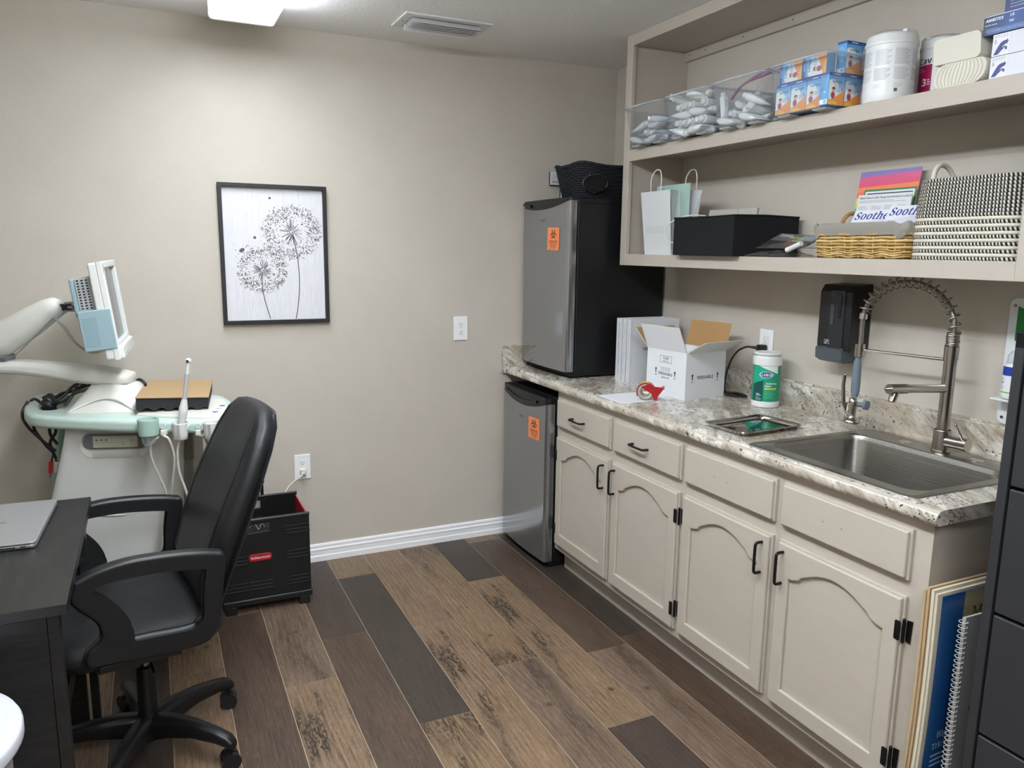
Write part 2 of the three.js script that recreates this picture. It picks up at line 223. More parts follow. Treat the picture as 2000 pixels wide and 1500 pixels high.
{
  const t = thing('countertop', 'grey and cream granite-look laminate countertop with rolled front edge and backsplash', 'countertop'), z0 = 0.022, z1 = 2.472;
  const nose = [[-0.56, 0.8765], [-0.60, 0.8765], [-0.605, 0.8755], [-0.628, 0.8755], [-0.634, 0.879], [-0.636, 0.887], [-0.635, 0.897], [-0.630, 0.906], [-0.622, 0.912], [-0.610, 0.9145], [-0.56, 0.914]];
  const noseG = crease(ext(nose.map(([x, y]) => [x, y]), z1 - z0).translate(0, 0, z0), 50);
  const slab = [noseG, box(-0.56, 0, 0.876, 0.914, z0, 1.815), box(-0.56, 0, 0.876, 0.914, 2.365, z1), box(-0.09, 0, 0.876, 0.914, 1.815, 2.365), box(-0.58, -0.555, 0.876, 0.9135, 1.815, 2.365)];
  mesh('slab', slab.map((g) => uvBox(clean(g))), laminate, t);
  mesh('backsplash', uvBox(crease(ext([[0, 0.914], [-0.031, 0.914], [-0.025, 0.921], [-0.021, 0.932], [-0.020, 1.004], [-0.017, 1.012], [-0.011, 1.016], [0, 1.016]], z1 - 0.02).translate(0, 0, 0.02), 40), 1, 0.3, 0.2), laminate, t);
  mesh('backsplash', uvBox(box(-0.65, -0.0, 0.876, 1.022, 0.0, 0.02, 0.002), 1, 0.7, 0.5), laminate, t);
}
{ // sink
  const t = thing('kitchen_sink', 'stainless steel single bowl drop-in sink', 'sink', [-0.337, 0.914, 2.09]);
  const n = 6, brushed = M(0xa9a6a1, 0.27, 1, { bumpMap: dataTex(64, 256, (u, v) => grey(255 * N3(u * 4, v * 256, 4, 256)), false, [1, 3]), bumpScale: 0.00012 });
  const bx = -0.02, bz = 0.0;
  mesh('rim', loft([ring(0.0005, 0.552, 0.596, 0.03, n), ring(0.0035, 0.548, 0.592, 0.03, n), ring(0.0045, 0.536, 0.58, 0.03, n), ring(0.0035, 0.52, 0.566, 0.03, n), ring(0.003, 0.398, 0.535, 0.055, n, bx, bz), ring(0.001, 0.39, 0.527, 0.055, n, bx, bz)], false, false, 40), brushed, t);
  mesh('bowl', loft([ring(0.001, 0.39, 0.527, 0.055, n, bx, bz), ring(-0.012, 0.382, 0.519, 0.055, n, bx, bz), ring(-0.15, 0.372, 0.508, 0.06, n, bx, bz), ring(-0.178, 0.352, 0.488, 0.06, n, bx, bz), ring(-0.19, 0.31, 0.446, 0.05, n, bx, bz), ring(-0.196, 0.1, 0.1, 0.049, n, bx, bz)], false, true, 50), brushed, t);
  mesh('drain', [at(lathe([[0, 0.001], [0.03, 0.001], [0.045, 0.004], [0.05, 0.001]], 24), bx, -0.196, bz)], chrome, t);
  for (const z of [-0.115, 0.125]) mesh('hole_cover', at(lathe([[0, 0.003], [0.014, 0.003], [0.019, 0.001], [0.0195, 0]], 24), 0.222, 0.0035, z), chrome, t);
}
// ---------------------------------------------------------------- fridges
const biohazard = inkOn(240, 300, (g, w, h) => {
  g.fillStyle = '#f08a55'; g.fillRect(0, 0, w, h); g.strokeStyle = g.fillStyle = '#16110f';
  const cx = 120, cy = 92, rr = 27;
  for (let k = 0; k < 3; k++) { const a = -PI / 2 + k * 2 * PI / 3, x = cx + 33 * Math.cos(a), y = cy + 33 * Math.sin(a); g.lineWidth = 12; g.beginPath(); g.arc(x, y, rr, a + 0.42, a + 2 * PI - 0.42); g.stroke(); }
  g.lineWidth = 7; g.beginPath(); g.arc(cx, cy, 30, 0, 2 * PI); g.stroke();
  g.fillStyle = '#f08a55'; g.beginPath(); g.arc(cx, cy, 9, 0, 2 * PI); g.fill();
  txt(g, 'BIOHAZARD', 120, 186, 36, '#2a130c', 'sans-serif', 'bold', 'center', 0.8);
  txt(g, 'PLACE IN A LEAK-', 120, 213, 19, '#4a2013'); txt(g, 'PROOF BAG OR', 120, 235, 19, '#4a2013'); txt(g, 'CONTAINER', 120, 257, 19, '#4a2013'); lines(g, 45, 278, 150, 1, 8, 4, '#a05836');
}, 0.5);
const fridgeSkin = M(0xa3a5a7, 0.17, 0.85), fridgeBody = M(0x07080c, 0.5), fridgeGloss = M(0x0f1113, 0.35);
const badge = inkOn(160, 40, (g, w, h) => { g.fillStyle = '#a3a5a7'; g.fillRect(0, 0, w, h); txt(g, 'Galanz', 80, 21, 36, '#2b2c2e', 'sans-serif', 'bold'); }, 0.17, { metalness: 0.85 });
// local: x along the front, y up from the base, z out from the wall side
function fridge(label, pos, W, Hh, depth, doorT, arc, stickerAt, badgeAt) {
  const t = thing('mini_fridge', label, 'fridge', pos, side), d0 = depth - doorT;
  mesh('body', [box(0.003, W - 0.003, 0.022, Hh - 0.012, 0.0, d0 - 0.008, 0.006), box(0, W, Hh - 0.026, Hh, 0.0, d0 - 0.004, 0.006)], fridgeBody, t);
  mesh('gasket', box(0.012, W - 0.012, 0.04, Hh - 0.03, d0 - 0.009, d0 + 0.001), blackMatte, t);
  mesh('kick_plate', box(0.01, W - 0.01, 0.008, 0.034, 0.02, d0 + 0.012, 0.004), blackMatte, t);
  for (const [x, z] of [[0.04, 0.04], [W - 0.04, 0.04], [0.04, d0 - 0.05], [W - 0.04, d0 - 0.05]]) mesh('foot', cyl(0.016, 0.018, 0, 0.024, x, z, 14), blackPlastic, t);
  const secs = (ylo, yhi, off) => { const out = []; const us = []; const nb = 26; for (let i = 0; i <= nb; i++) us.push(i / nb);
    const cr = 0.014, arcs = [0, 15, 30, 42, 54, 66, 78, 90].map((q) => R(q)), ends = arcs.map((q) => [cr * (1 - Math.sin(q)), cr * (1 - Math.cos(q))]).reverse();   // rounded vertical corners
    const cols = [...ends.map(([e, c]) => [e / W, c]), ...us.filter((q) => q > 0.04 && q < 0.96).map((q) => [q, 0]), ...ends.map(([e, c]) => [1 - e / W, c]).reverse()];
    for (const [u, cor] of cols) { const bulge = 0.010 * (1 - (2 * u - 1) ** 2), wf = doorT - 0.012 + bulge - cor + off, lo = ylo(u), hi = yhi(u), x = u * W; out.push([[x, lo, d0], [x, lo, d0 + wf], [x, hi, d0 + wf], [x, hi, d0]]); } return out; };
  const door = new THREE.Group(); door.name = 'door'; t.add(door);
  const yb = 0.034, ya = (u) => Hh - arc[0] - arc[1] * (1 - (2 * (u - arc[2])) ** 2);
  mesh('door_skin', loft(secs(() => yb, ya, 0), true, true, 30), fridgeSkin, door);
  mesh('handle_cap', loft(secs((u) => ya(u) + 0.0004, () => Hh, -0.0015), true, true, 30), fridgeGloss, door);
  mesh('door_trim', box(0.002, W - 0.002, yb - 0.006, yb - 0.0003, d0, depth - 0.016, 0.002), blackPlastic, door);
  const gr = []; for (let i = 0; i <= 14; i++) { const u = arc[3] + (arc[4] - arc[3]) * i / 14; gr.push([u * W, ya(u) + arc[1] * 0.35 + 0.008, depth - 0.0105 + 0.010 * (1 - (2 * u - 1) ** 2) - 0.001]); }
  mesh('handle_recess', tube(gr, 0.0065, 40, 8), M(0x07080a, 0.25), door);
  mesh('brand_badge', sheet(0.052, 0.013, badgeAt[0], badgeAt[1], depth - 0.0115 + 0.010 * (1 - (2 * badgeAt[0] / W - 1) ** 2)), badge, door);
  mesh('biohazard_sticker', at(sheet(0.108, 0.104), stickerAt[0], stickerAt[1], depth - 0.0108 + 0.010 * (1 - (2 * stickerAt[0] / W - 1) ** 2), 0, stickerAt[2] || 0, stickerAt[3] || 0), biohazard, door);
  return t;
}
fridge('grey metal compact fridge standing on the counter with orange biohazard sticker', [-0.01, 0.914, 0.026], 0.478, 0.835, 0.55, 0.052, [0.022, 0.026, 0.42, 0.02, 0.22], [0.345, 0.650, R(2.4), R(-1)], [0.235, 0.738]);
fridge('grey metal compact fridge on the floor under the counter end with orange biohazard sticker', [-0.06, 0, 0.05], 0.482, 0.835, 0.61, 0.056, [0.030, 0.040, 0.5, 0.1, 0.82], [0.372, 0.672, R(3), R(1)], [0.235, 0.706]);

// ---------------------------------------------------------------- faucet
{
  const t = thing('pull_down_faucet', 'brushed nickel pull-down kitchen faucet with coiled spring hose and lever', 'faucet', [-0.115, 0.917, 2.10]);
  const ni = M(0xb4ada4, 0.24, 1), grip = M(0x6f7a88, 0.55);
  mesh('base', [lathe([[0, 0], [0.0265, 0], [0.0275, 0.002], [0.0275, 0.006], [0.025, 0.009], [0.0245, 0.066], [0.0225, 0.069]], 28)], ni, t);
  mesh('column', [cyl(0.0182, 0.0182, 0.066, 0.285, 0, 0, 28), cyl(0.0205, 0.0205, 0.285, 0.325, 0, 0, 28), cyl(0.0192, 0.0192, 0.21, 0.212, 0, 0, 28)], ni, t);
  const lv = mesh('valve', [rod([0.0, 0.036, 0.01], [0.004, 0.037, 0.058], 0.0185, 24), rod([0.004, 0.037, 0.060], [0.005, 0.0375, 0.082], 0.0195, 24)], ni, t);
  mesh('lever', [rod([-0.004, 0.05, 0.070], [-0.028, 0.098, 0.058], 0.0045, 12, 0.0038), new THREE.SphereGeometry(0.0045, 10, 8).translate(-0.028, 0.099, 0.058)], ni, lv);
  const dx = -0.020, dz = -0.312, r = 0.150, top = 0.375;
  const arc = [[0, 0.325, 0], [0, top - 0.02, 0]]; for (let i = 0; i <= 12; i++) { const a = PI * i / 12, q = 0.5 - 0.5 * Math.cos(a); arc.push([dx * q, top + 0.135 * Math.sin(a), dz * q]); } arc.push([dx, 0.30, dz], [dx * 1.05, 0.265, dz]);
  const cvx = new THREE.CatmullRomCurve3(arc.map((p) => V(...p)));
  mesh('hose', new THREE.TubeGeometry(cvx, 90, 0.0078, 10), M(0x9b9791, 0.3, 0.9), t);
  const turns = 19, hp = [], F = cvx.computeFrenetFrames(400, false), u1 = 0.78;
  for (let i = 0; i <= turns * 16; i++) { const s = i / (turns * 16) * u1, k = Math.round(s * 400), pt = cvx.getPointAt(s), a = i / 16 * 2 * PI; pt.addScaledVector(F.normals[k], 0.0178 * Math.cos(a)).addScaledVector(F.binormals[k], 0.0178 * Math.sin(a)); hp.push(pt); }
  mesh('spring', new THREE.TubeGeometry(new THREE.CatmullRomCurve3(hp), turns * 26, 0.0029, 6), ni, t);
  const tight = []; for (let i = 0; i <= 9 * 16; i++) { const a = i / 16 * 2 * PI; tight.push(V(0.0165 * Math.cos(a), 0.326 + 0.040 * i / 144, 0.0165 * Math.sin(a))); }
  mesh('spring', [new THREE.TubeGeometry(new THREE.CatmullRomCurve3(tight), 220, 0.0024, 6), cyl(0.0142, 0.0142, 0.325, 0.366, 0, 0, 20)], ni, t);
  const p1 = cvx.getPointAt(u1), p2 = cvx.getPointAt(u1 + 0.03); mesh('spring_collar', rod(p1.toArray(), p2.toArray(), 0.0135, 18), M(0xe0ddd8, 0.2, 1), t);
  mesh('support_arm', [rod([0, 0.283, 0], [dx, 0.278, dz + 0.01], 0.0048)], ni, t);
  mesh('dock_ring', rod([dx * 1.05, 0.254, dz], [dx * 1.05, 0.298, dz], 0.0165, 24), ni, t);
  const sp = new THREE.Group(); sp.name = 'spray_head'; t.add(sp);
  mesh('grip', at(lathe([[0.010, 0.116], [0.0105, 0.12], [0.014, 0.135], [0.0145, 0.17], [0.0125, 0.238], [0.009, 0.243], [0.009, 0.255]], 20), dx - 0.005, 0, dz), grip, sp);
  mesh('nozzle', at(lathe([[0, 0.03], [0.024, 0.03], [0.0265, 0.033], [0.0265, 0.039], [0.02, 0.045], [0.0125, 0.052], [0.0115, 0.062], [0.013, 0.075], [0.0135, 0.1], [0.0125, 0.117], [0.0, 0.117]], 24), dx - 0.010, -0.004, dz), ni, sp);
  mesh('knob', [rod([dx, 0.092, dz + 0.008], [dx + 0.004, 0.094, dz + 0.036], 0.0085, 16), rod([dx + 0.004, 0.094, dz + 0.036], [dx + 0.005, 0.094, dz + 0.046], 0.0155, 18)], grip, sp);
  const lev = mesh('spray_lever', ext([[0, 0], [0.006, -0.002], [0.020, 0.03], [0.024, 0.09], [0.022, 0.125], [0.016, 0.13], [0.012, 0.123], [0.014, 0.09], [0.008, 0.035]], 0.010, 0.002), ni, sp); lev.position.set(dx - 0.02, 0.066, dz - 0.012); lev.rotation.y = R(155);
  mesh('lever_bracket', [box(dx - 0.024, dx - 0.004, 0.062, 0.096, dz - 0.02, dz - 0.002, 0.004)], ni, sp);
  const sx = -0.245, spout = mesh('spout', [rod([0, 0.196, 0], [sx + 0.07, 0.206, -0.006], 0.0125, 20), rod([sx + 0.07, 0.206, -0.006], [sx, 0.209, -0.008], 0.0148, 22)], ni, t);
  mesh('aerator', [rod([sx + 0.028, 0.200, -0.008], [sx + 0.018, 0.176, -0.008], 0.0125, 18, 0.0115), rod([sx + 0.018, 0.176, -0.008], [sx + 0.016, 0.171, -0.008], 0.0098, 18)], ni, spout);
  mesh('diverter_knob', rod([sx, 0.209, -0.008], [sx - 0.016, 0.210, -0.009], 0.003, 10), ni, spout);
}

// ---------------------------------------------------------------- things on the counter
{ // binders
  const cover = M(0xd8dadd, 0.3), specs = [[0.592, 0.046, 'thick white ring binder standing against the fridge, spine lettered', 'Millipore General Records Log'], [0.641, 0.026, 'thin white ring binder in the middle of the three', 'Spore Test Control Log'], [0.670, 0.028, 'white ring binder with a lettered front cover facing the open carton', 'Temperature Log']];
  specs.forEach(([z, w, label, word], i) => {
    const t = thing('ring_binder', label, 'binder', [-0.33 + i * 0.004, 0.914, z], side, 'white binders on the counter');
    for (const x of [0.0, w - 0.003]) mesh('cover', box(x, x + 0.003, 0.0, 0.292, -0.268, 0, 0.001), cover, t);
    mesh('spine', box(0.0, w, 0.0, 0.292, -0.003, 0.0005, 0.001), cover, t);
    mesh('pages', box(0.005, w - 0.005, 0.006, 0.284, -0.255, -0.03), M(0xd9d7cf, 0.9), t);
    mesh('spine_label', at(sheet(w * 0.55, 0.25), w / 2, 0.147, 0.0011), inkOn(64, 512, (g, W, Hh) => { g.fillStyle = '#d8dadd'; g.fillRect(0, 0, W, Hh); [...word.toUpperCase()].forEach((c, k) => txt(g, c, W / 2, 16 + k * 480 / word.length, 22, '#3c3e42', 'sans-serif', 'bold')); }, 0.3), t);
    if (i === 2) mesh('cover_print', at(sheet(0.21, 0.27), w + 0.0006, 0.147, -0.135, 0, PI / 2), inkOn(420, 540, (g, W, Hh) => { g.fillStyle = '#d8dadd'; g.fillRect(0, 0, W, Hh); txt(g, 'TEMPERATURE', W / 2, 255, 38, '#2e3034', 'sans-serif', 'bold'); txt(g, 'LOG', W / 2, 305, 38, '#2e3034'); }, 0.25), t);
  });
}
{ // open carton
  const t = thing('shipping_carton', 'open white cardboard carton marked PERISHABLE with flaps up', 'box', [-0.345, 0.914, 1.137], R(-90 + 7)), a = 0.232, b = 0.226, h = 0.195, th = 0.004;
  const wh = M(0xdfe1e3, 0.75), kr = cardKraft;
  // local x: along front face away from the near corner is -x ; local z out
  const pr = (w, hh, fn) => inkOn(Math.round(w * 2200), Math.round(hh * 2200), fn, 0.75);
  const arrow = (g, x, y, s) => { g.fillStyle = '#1c2030'; g.beginPath(); g.moveTo(x, y - s); g.lineTo(x + s * 0.6, y - s * 0.25); g.lineTo(x + s * 0.22, y - s * 0.25); g.lineTo(x + s * 0.22, y + s); g.lineTo(x - s * 0.22, y + s); g.lineTo(x - s * 0.22, y - s * 0.25); g.lineTo(x - s * 0.6, y - s * 0.25); g.fill(); txt(g, 'UP', x, y + s + 18, 20, '#1c2030'); };
  mesh('bottom', box(-a, 0, 0, th, -b, 0), wh, t);
  mesh('side_panel', box(-a, 0, th, h, -th, 0), wh, t); mesh('side_panel', box(-a, 0, th, h, -b, -b + th), wh, t);
  mesh('side_panel', box(-th, 0, th, h, -b + th, -th), wh, t); mesh('side_panel', box(-a, -a + th, th, h, -b + th, -th), wh, t);
  mesh('foam_liner', [box(-a + th, -th, th, 0.165, -b + th, -b + 0.026), box(-a + th, -th, th, 0.165, -0.026, -th), box(-a + th, -a + 0.026, th, 0.165, -b + 0.026, -0.026), box(-0.026, -th, th, 0.165, -b + 0.026, -0.026)], M(0xe6e7e8, 0.8), t);
  const flap = (px, pz, ry, w, len, open, name) => { const g = new THREE.Group(); g.name = name; g.position.set(px, h, pz); g.rotation.y = ry; t.add(g); const gg = new THREE.Group(); g.add(gg); const mk = (nm, zz, mm) => { const m = mesh(nm, box(-w / 2 + 0.002, w / 2 - 0.002, 0, len, zz, zz + 0.0019), mm, g); m.rotation.x = open; return m; }; mk('outer_liner', 0.0, wh); mk('inner_liner', -0.0019, kr); g.remove(gg); };
  flap(-a / 2, -0.001, 0, a, 0.113, R(24), 'flap'); flap(-0.001, -b / 2, PI / 2, b, 0.113, R(62), 'flap'); flap(-a / 2, -b + 0.001, PI, a, 0.113, R(14), 'flap'); flap(-a + 0.001, -b / 2, -PI / 2, b, 0.113, R(48), 'flap');
  mesh('print', at(sheet(a - 0.004, h - 0.006), -a / 2, h / 2, 0.0004), pr(a, h, (g, W, Hh) => { g.fillStyle = '#dfe1e3'; g.fillRect(0, 0, W, Hh); g.strokeStyle = '#24283a'; g.lineWidth = 3; g.strokeRect(W * 0.34, 52, W * 0.30, 62); txt(g, '♦ ULINE ♦', W * 0.49, 74, 26, '#24283a'); txt(g, 'MADE IN USA', W * 0.49, 100, 12, '#24283a'); g.strokeStyle = '#3a3e50'; g.lineWidth = 1.5; g.font = 'bold 50px sans-serif'; g.textAlign = 'center'; g.strokeText('RUSH', W * 0.49, 196); txt(g, 'PERISHABLE', W * 0.49, 222, 38, '#1c2030', 'sans-serif', 'bold', 'center', 0.85); txt(g, 'INSULATED', W * 0.49, 258, 19, '#1c2030'); arrow(g, W * 0.24, 195, 26); arrow(g, W * 0.735, 205, 26); }), t);
  mesh('print', at(sheet(b - 0.004, h - 0.006), 0.0004, h / 2, -b / 2, 0, PI / 2), pr(b, h, (g, W, Hh) => { g.fillStyle = '#dfe1e3'; g.fillRect(0, 0, W, Hh); txt(g, 'PERISHABLE', W * 0.49, 232, 42, '#1c2030', 'sans-serif', 'bold', 'center', 0.85); arrow(g, W * 0.16, 220, 28); arrow(g, W * 0.81, 222, 28); }), t);
}
{ // papers and tape
  const q = [[-0.62, 0.899], [-0.623, 1.085], [-0.365, 1.098], [-0.368, 0.912]];
  solo('paper_sheet', 'white printed sheet of paper lying flat under the tape dispenser', 'paper', at(box(-0.128, 0.128, 0, 0.0008, -0.095, 0.095), -0.494, 0.9142, 0.999, 0, R(-1)), inkOn(256, 192, (g, w, h) => { g.fillStyle = '#dfe0e1'; g.fillRect(0, 0, w, h); lines(g, 20, 20, 200, 12, 13, 2, '#c4c6ca'); lines(g, 150, 60, 80, 6, 12, 5, '#a5a8ae'); }, 0.8));
  const t = thing('tape_dispenser', 'red handheld packing tape dispenser with a clear roll', 'tape dispenser', [-0.478, 0.9155, 1.055], R(-38));
  const red = M(0xa3161d, 0.3);
  mesh('roll', at(lathe([[0.019, -0.024], [0.033, -0.024], [0.033, 0.024], [0.019, 0.024], [0.019, -0.024]], 36), 0, 0.0335, 0, PI / 2), MP(0xd8d4c4, 0.2, 0, { transmission: 0.35, thickness: 0 }), t);
  mesh('core', at(lathe([[0.0165, -0.024], [0.0188, -0.024], [0.0188, 0.024], [0.0165, 0.024], [0.0165, -0.024]], 30), 0, 0.0335, 0, PI / 2), M(0xc9b592, 0.8), t);
  const arcp = []; for (let i = 0; i <= 16; i++) { const a = R(-20 + 230 * i / 16); arcp.push([0.0375 * Math.cos(a), 0.0335 + 0.0375 * Math.sin(a)]); } for (let i = 16; i >= 0; i--) { const a = R(-20 + 230 * i / 16); arcp.push([0.0345 * Math.cos(a), 0.0335 + 0.0345 * Math.sin(a)]); }
  mesh('shell', [ext(arcp, 0.05).translate(0, 0, -0.025), ext([[-0.020, 0.055], [0.0, 0.040], [0.022, 0.030], [0.034, 0.002], [0.046, 0.001], [0.050, 0.018], [0.072, 0.050], [0.066, 0.056], [0.036, 0.058], [0.015, 0.070]], 0.003, 0.001).translate(0, 0, 0.0225)], red, t);
  mesh('label', at(new THREE.CylinderGeometry(0.0379, 0.0379, 0.03, 16, 1, true, R(165), R(60)), 0, 0.0335, 0, PI / 2), M(0xe0c51f, 0.4, 0, { side: THREE.DoubleSide }), t);
  mesh('cutter', box(0.062, 0.074, 0.048, 0.054, -0.024, 0.0225, 0.001), red, t);
}
{ // wipes canister
  const t = thing('wipes_canister', 'green and white disinfecting wipes canister on the counter', 'canister', [-0.105, 0.9142, 1.335], side - R(62));
  mesh('can', lathe([[0, 0], [0.050, 0], [0.0535, 0.003], [0.054, 0.02], [0.0515, 0.026], [0.0515, 0.166], [0.054, 0.170]], 44), M(0xe4e6e6, 0.3), t);
  mesh('lid', lathe([[0.0545, 0.166], [0.0555, 0.168], [0.0555, 0.196], [0.054, 0.199], [0.047, 0.200], [0.046, 0.206], [0.0535, 0.207], [0.0540, 0.213], [0.050, 0.215], [0.036, 0.214], [0.034, 0.211], [0, 0.211]], 44), MP(0xe6e8e6, 0.28, 0, {}), t);
  const wrapTex = canvasTex(1024, 420, (g, w, h) => {
    g.fillStyle = '#0d9272'; g.fillRect(0, 0, w, h);
    for (let k = 0; k < 2; k++) { g.save(); g.translate(k * 512, 0); g.fillStyle = '#0d9272'; g.fillRect(0, 0, 512, h);
      g.fillStyle = '#19a885'; g.beginPath(); g.moveTo(90, 0); g.lineTo(90, 235); g.lineTo(430, 90); g.lineTo(430, 0); g.fill();
      g.fillStyle = '#e8eae9'; g.beginPath(); g.moveTo(175, 0); g.lineTo(430, 95); g.lineTo(430, 0); g.fill();
      g.fillStyle = '#084f48'; g.beginPath(); g.moveTo(110, 225); g.lineTo(255, 170); g.lineTo(255, 420); g.lineTo(110, 420); g.fill();
      g.fillStyle = '#e9ebec'; g.beginPath(); g.moveTo(190, 108); g.lineTo(235, 74); g.lineTo(330, 74); g.lineTo(375, 108); g.lineTo(330, 142); g.lineTo(235, 142); g.fill();
      g.fillStyle = '#2a2a6e'; g.beginPath(); g.moveTo(198, 108); g.lineTo(239, 79); g.lineTo(326, 79); g.lineTo(367, 108); g.lineTo(326, 137); g.lineTo(239, 137); g.fill();
      txt(g, 'CLOROX', 282, 109, 42, '#f2f2f2', 'sans-serif', 'bold', 'center', 0.92);
      txt(g, 'Disinfecting', 352, 208, 25, '#f0f4f2', 'sans-serif', 'bold', 'center', 0.9); txt(g, 'Wipes', 310, 236, 27, '#f0f4f2');
      g.fillStyle = '#c9c243'; g.fillRect(270, 258, 150, 22); lines(g, 272, 300, 120, 5, 19, 6, '#67c07f'); lines(g, 165, 330, 70, 2, 16, 7, '#cfe4de'); lines(g, 160, 372, 80, 3, 14, 5, '#9fc9bf');
      g.restore(); } });
  wrapTex.wrapS = THREE.RepeatWrapping; wrapTex.offset.x = 0.98;
  mesh('label', new THREE.CylinderGeometry(0.0522, 0.0522, 0.142, 48, 1, true).translate(0, 0.096, 0), M(0xffffff, 0.35, 0, { map: wrapTex }), t);
}
{ // tray
  const t = thing('metal_tray', 'shallow polished steel instrument tray beside the sink', 'tray', [-0.42, 0.9143, 1.617], R(-90 + 4.5)), n = 5;
  const ringT = (y, e) => ring(y, 0.185 + e, 0.275 + e, 0.022 + e * 0.3, n);
  mesh('pan', loft([ringT(0.0005, -0.018), ringT(0.0005, -0.016), ringT(0.002, -0.010), ringT(0.014, 0), ringT(0.0155, 0.003), ringT(0.0155, 0.012), ringT(0.0135, 0.014)], true, false, 40), M(0xb0aca8, 0.07, 1), t);
}
// outlets
const outletTex = (blank) => inkOn(2, 2, (g) => { g.fillStyle = '#eee'; g.fillRect(0, 0, 2, 2); });
function outlet(label, pos, turn, blank, w = 0.075, h = 0.12) {
  const t = thing('wall_outlet', label, 'outlet', pos, turn);
  mesh('plate', ext(rrShape(w, h, 0.003, 3), 0.0065, 0.0028, 3), whitePlastic, t);
  if (blank) { mesh('receptacle', box(-0.017, 0.017, -0.034, 0.034, 0.005, 0.0075, 0.001), offWhite, t); }
  for (const y of blank ? [0.018, -0.018] : [0.0195, -0.0195]) {
    const s = new THREE.Shape(); s.absarc(0, y, 0.0165, R(-38), R(218), false); s.lineTo(-0.013, y - 0.0102); s.closePath();
    const f = mesh('socket', blank ? box(-0.012, 0.012, y - 0.012, y + 0.012, 0.007, 0.0078) : ext(poly(rrPts(0.033, 0.028, 0.012, 5, 0, y)), 0.003, 0.0008).translate(0, 0, 0.0055), M(0xf1f1f0, 0.3), t);
    const hz = blank ? 0.0079 : 0.0086;
    mesh('slot', [box(-0.0075, -0.0055, y - 0.001, y + 0.008, hz - 0.001, hz), box(0.0055, 0.0072, y, y + 0.0075, hz - 0.001, hz), at(cyl(0.0026, 0.0026, -0.0005, 0.0005, 0, 0, 10), 0, y - 0.0065, hz - 0.0005, PI / 2)], M(0x3b3936, 0.8), f);
  }
  mesh('screw', at(cyl(0.003, 0.003, -0.0008, 0.0008, 0, 0, 12), 0, 0, 0.007, PI / 2), offWhite, t);
  return t;
}
outlet('white duplex wall outlet between the framed print and the fridges', [-0.879, 1.117, 0], 0);
outlet('white duplex wall outlet low above the black crate with a cord plugged in', [-1.684, 0.482, 0], 0);
outlet('white outlet plate above the wipes canister with a black plug', [0, 1.142, 1.213], side, true);
{ // cords
  const t = thing('white_power_cord', 'white cord plugged into the low outlet, dropping into the black crate', 'cord');
  mesh('plug', [box(-1.697, -1.671, 0.449, 0.477, 0.0095, 0.034, 0.006)], M(0xdcd9cf, 0.45), t);
  mesh('cable', tube([[-1.684, 0.462, 0.032], [-1.70, 0.452, 0.055], [-1.74, 0.430, 0.068], [-1.772, 0.395, 0.075], [-1.785, 0.33, 0.078], [-1.80, 0.12, 0.075], [-1.83, 0.012, 0.065]], 0.0042, 50), M(0xcfcabc, 0.5), t);
  const k = thing('black_power_cord', 'black power cord looping from the wall plug to the counter behind the carton', 'cord');
  mesh('plug', [box(-0.042, -0.0085, 1.112, 1.140, 1.196, 1.228, 0.006), rod([-0.034, 1.126, 1.205], [-0.055, 1.128, 1.186], 0.008, 12, 0.005)], blackPlastic, k);
  mesh('cable', tube([[-0.052, 1.128, 1.189], [-0.066, 1.127, 1.166], [-0.078, 1.105, 1.13], [-0.085, 1.06, 1.10], [-0.092, 1.0, 1.085], [-0.10, 0.95, 1.09], [-0.105, 0.925, 1.11], [-0.10, 0.919, 1.15], [-0.075, 0.919, 1.165], [-0.052, 0.919, 1.14], [-0.06, 0.919, 1.09], [-0.085, 0.925, 1.05], [-0.10, 0.955, 1.03], [-0.098, 0.935, 1.0], [-0.07, 0.919, 0.93], [-0.06, 0.919, 0.8]], 0.0042, 160), blackPlastic, k);
  mesh('coil', tube([[-0.11, 0.9185, 1.115], [-0.085, 0.9188, 1.155], [-0.06, 0.9188, 1.172], [-0.045, 0.9188, 1.16], [-0.06, 0.927, 1.13], [-0.09, 0.927, 1.10]], 0.0042, 60), blackPlastic, k);
}
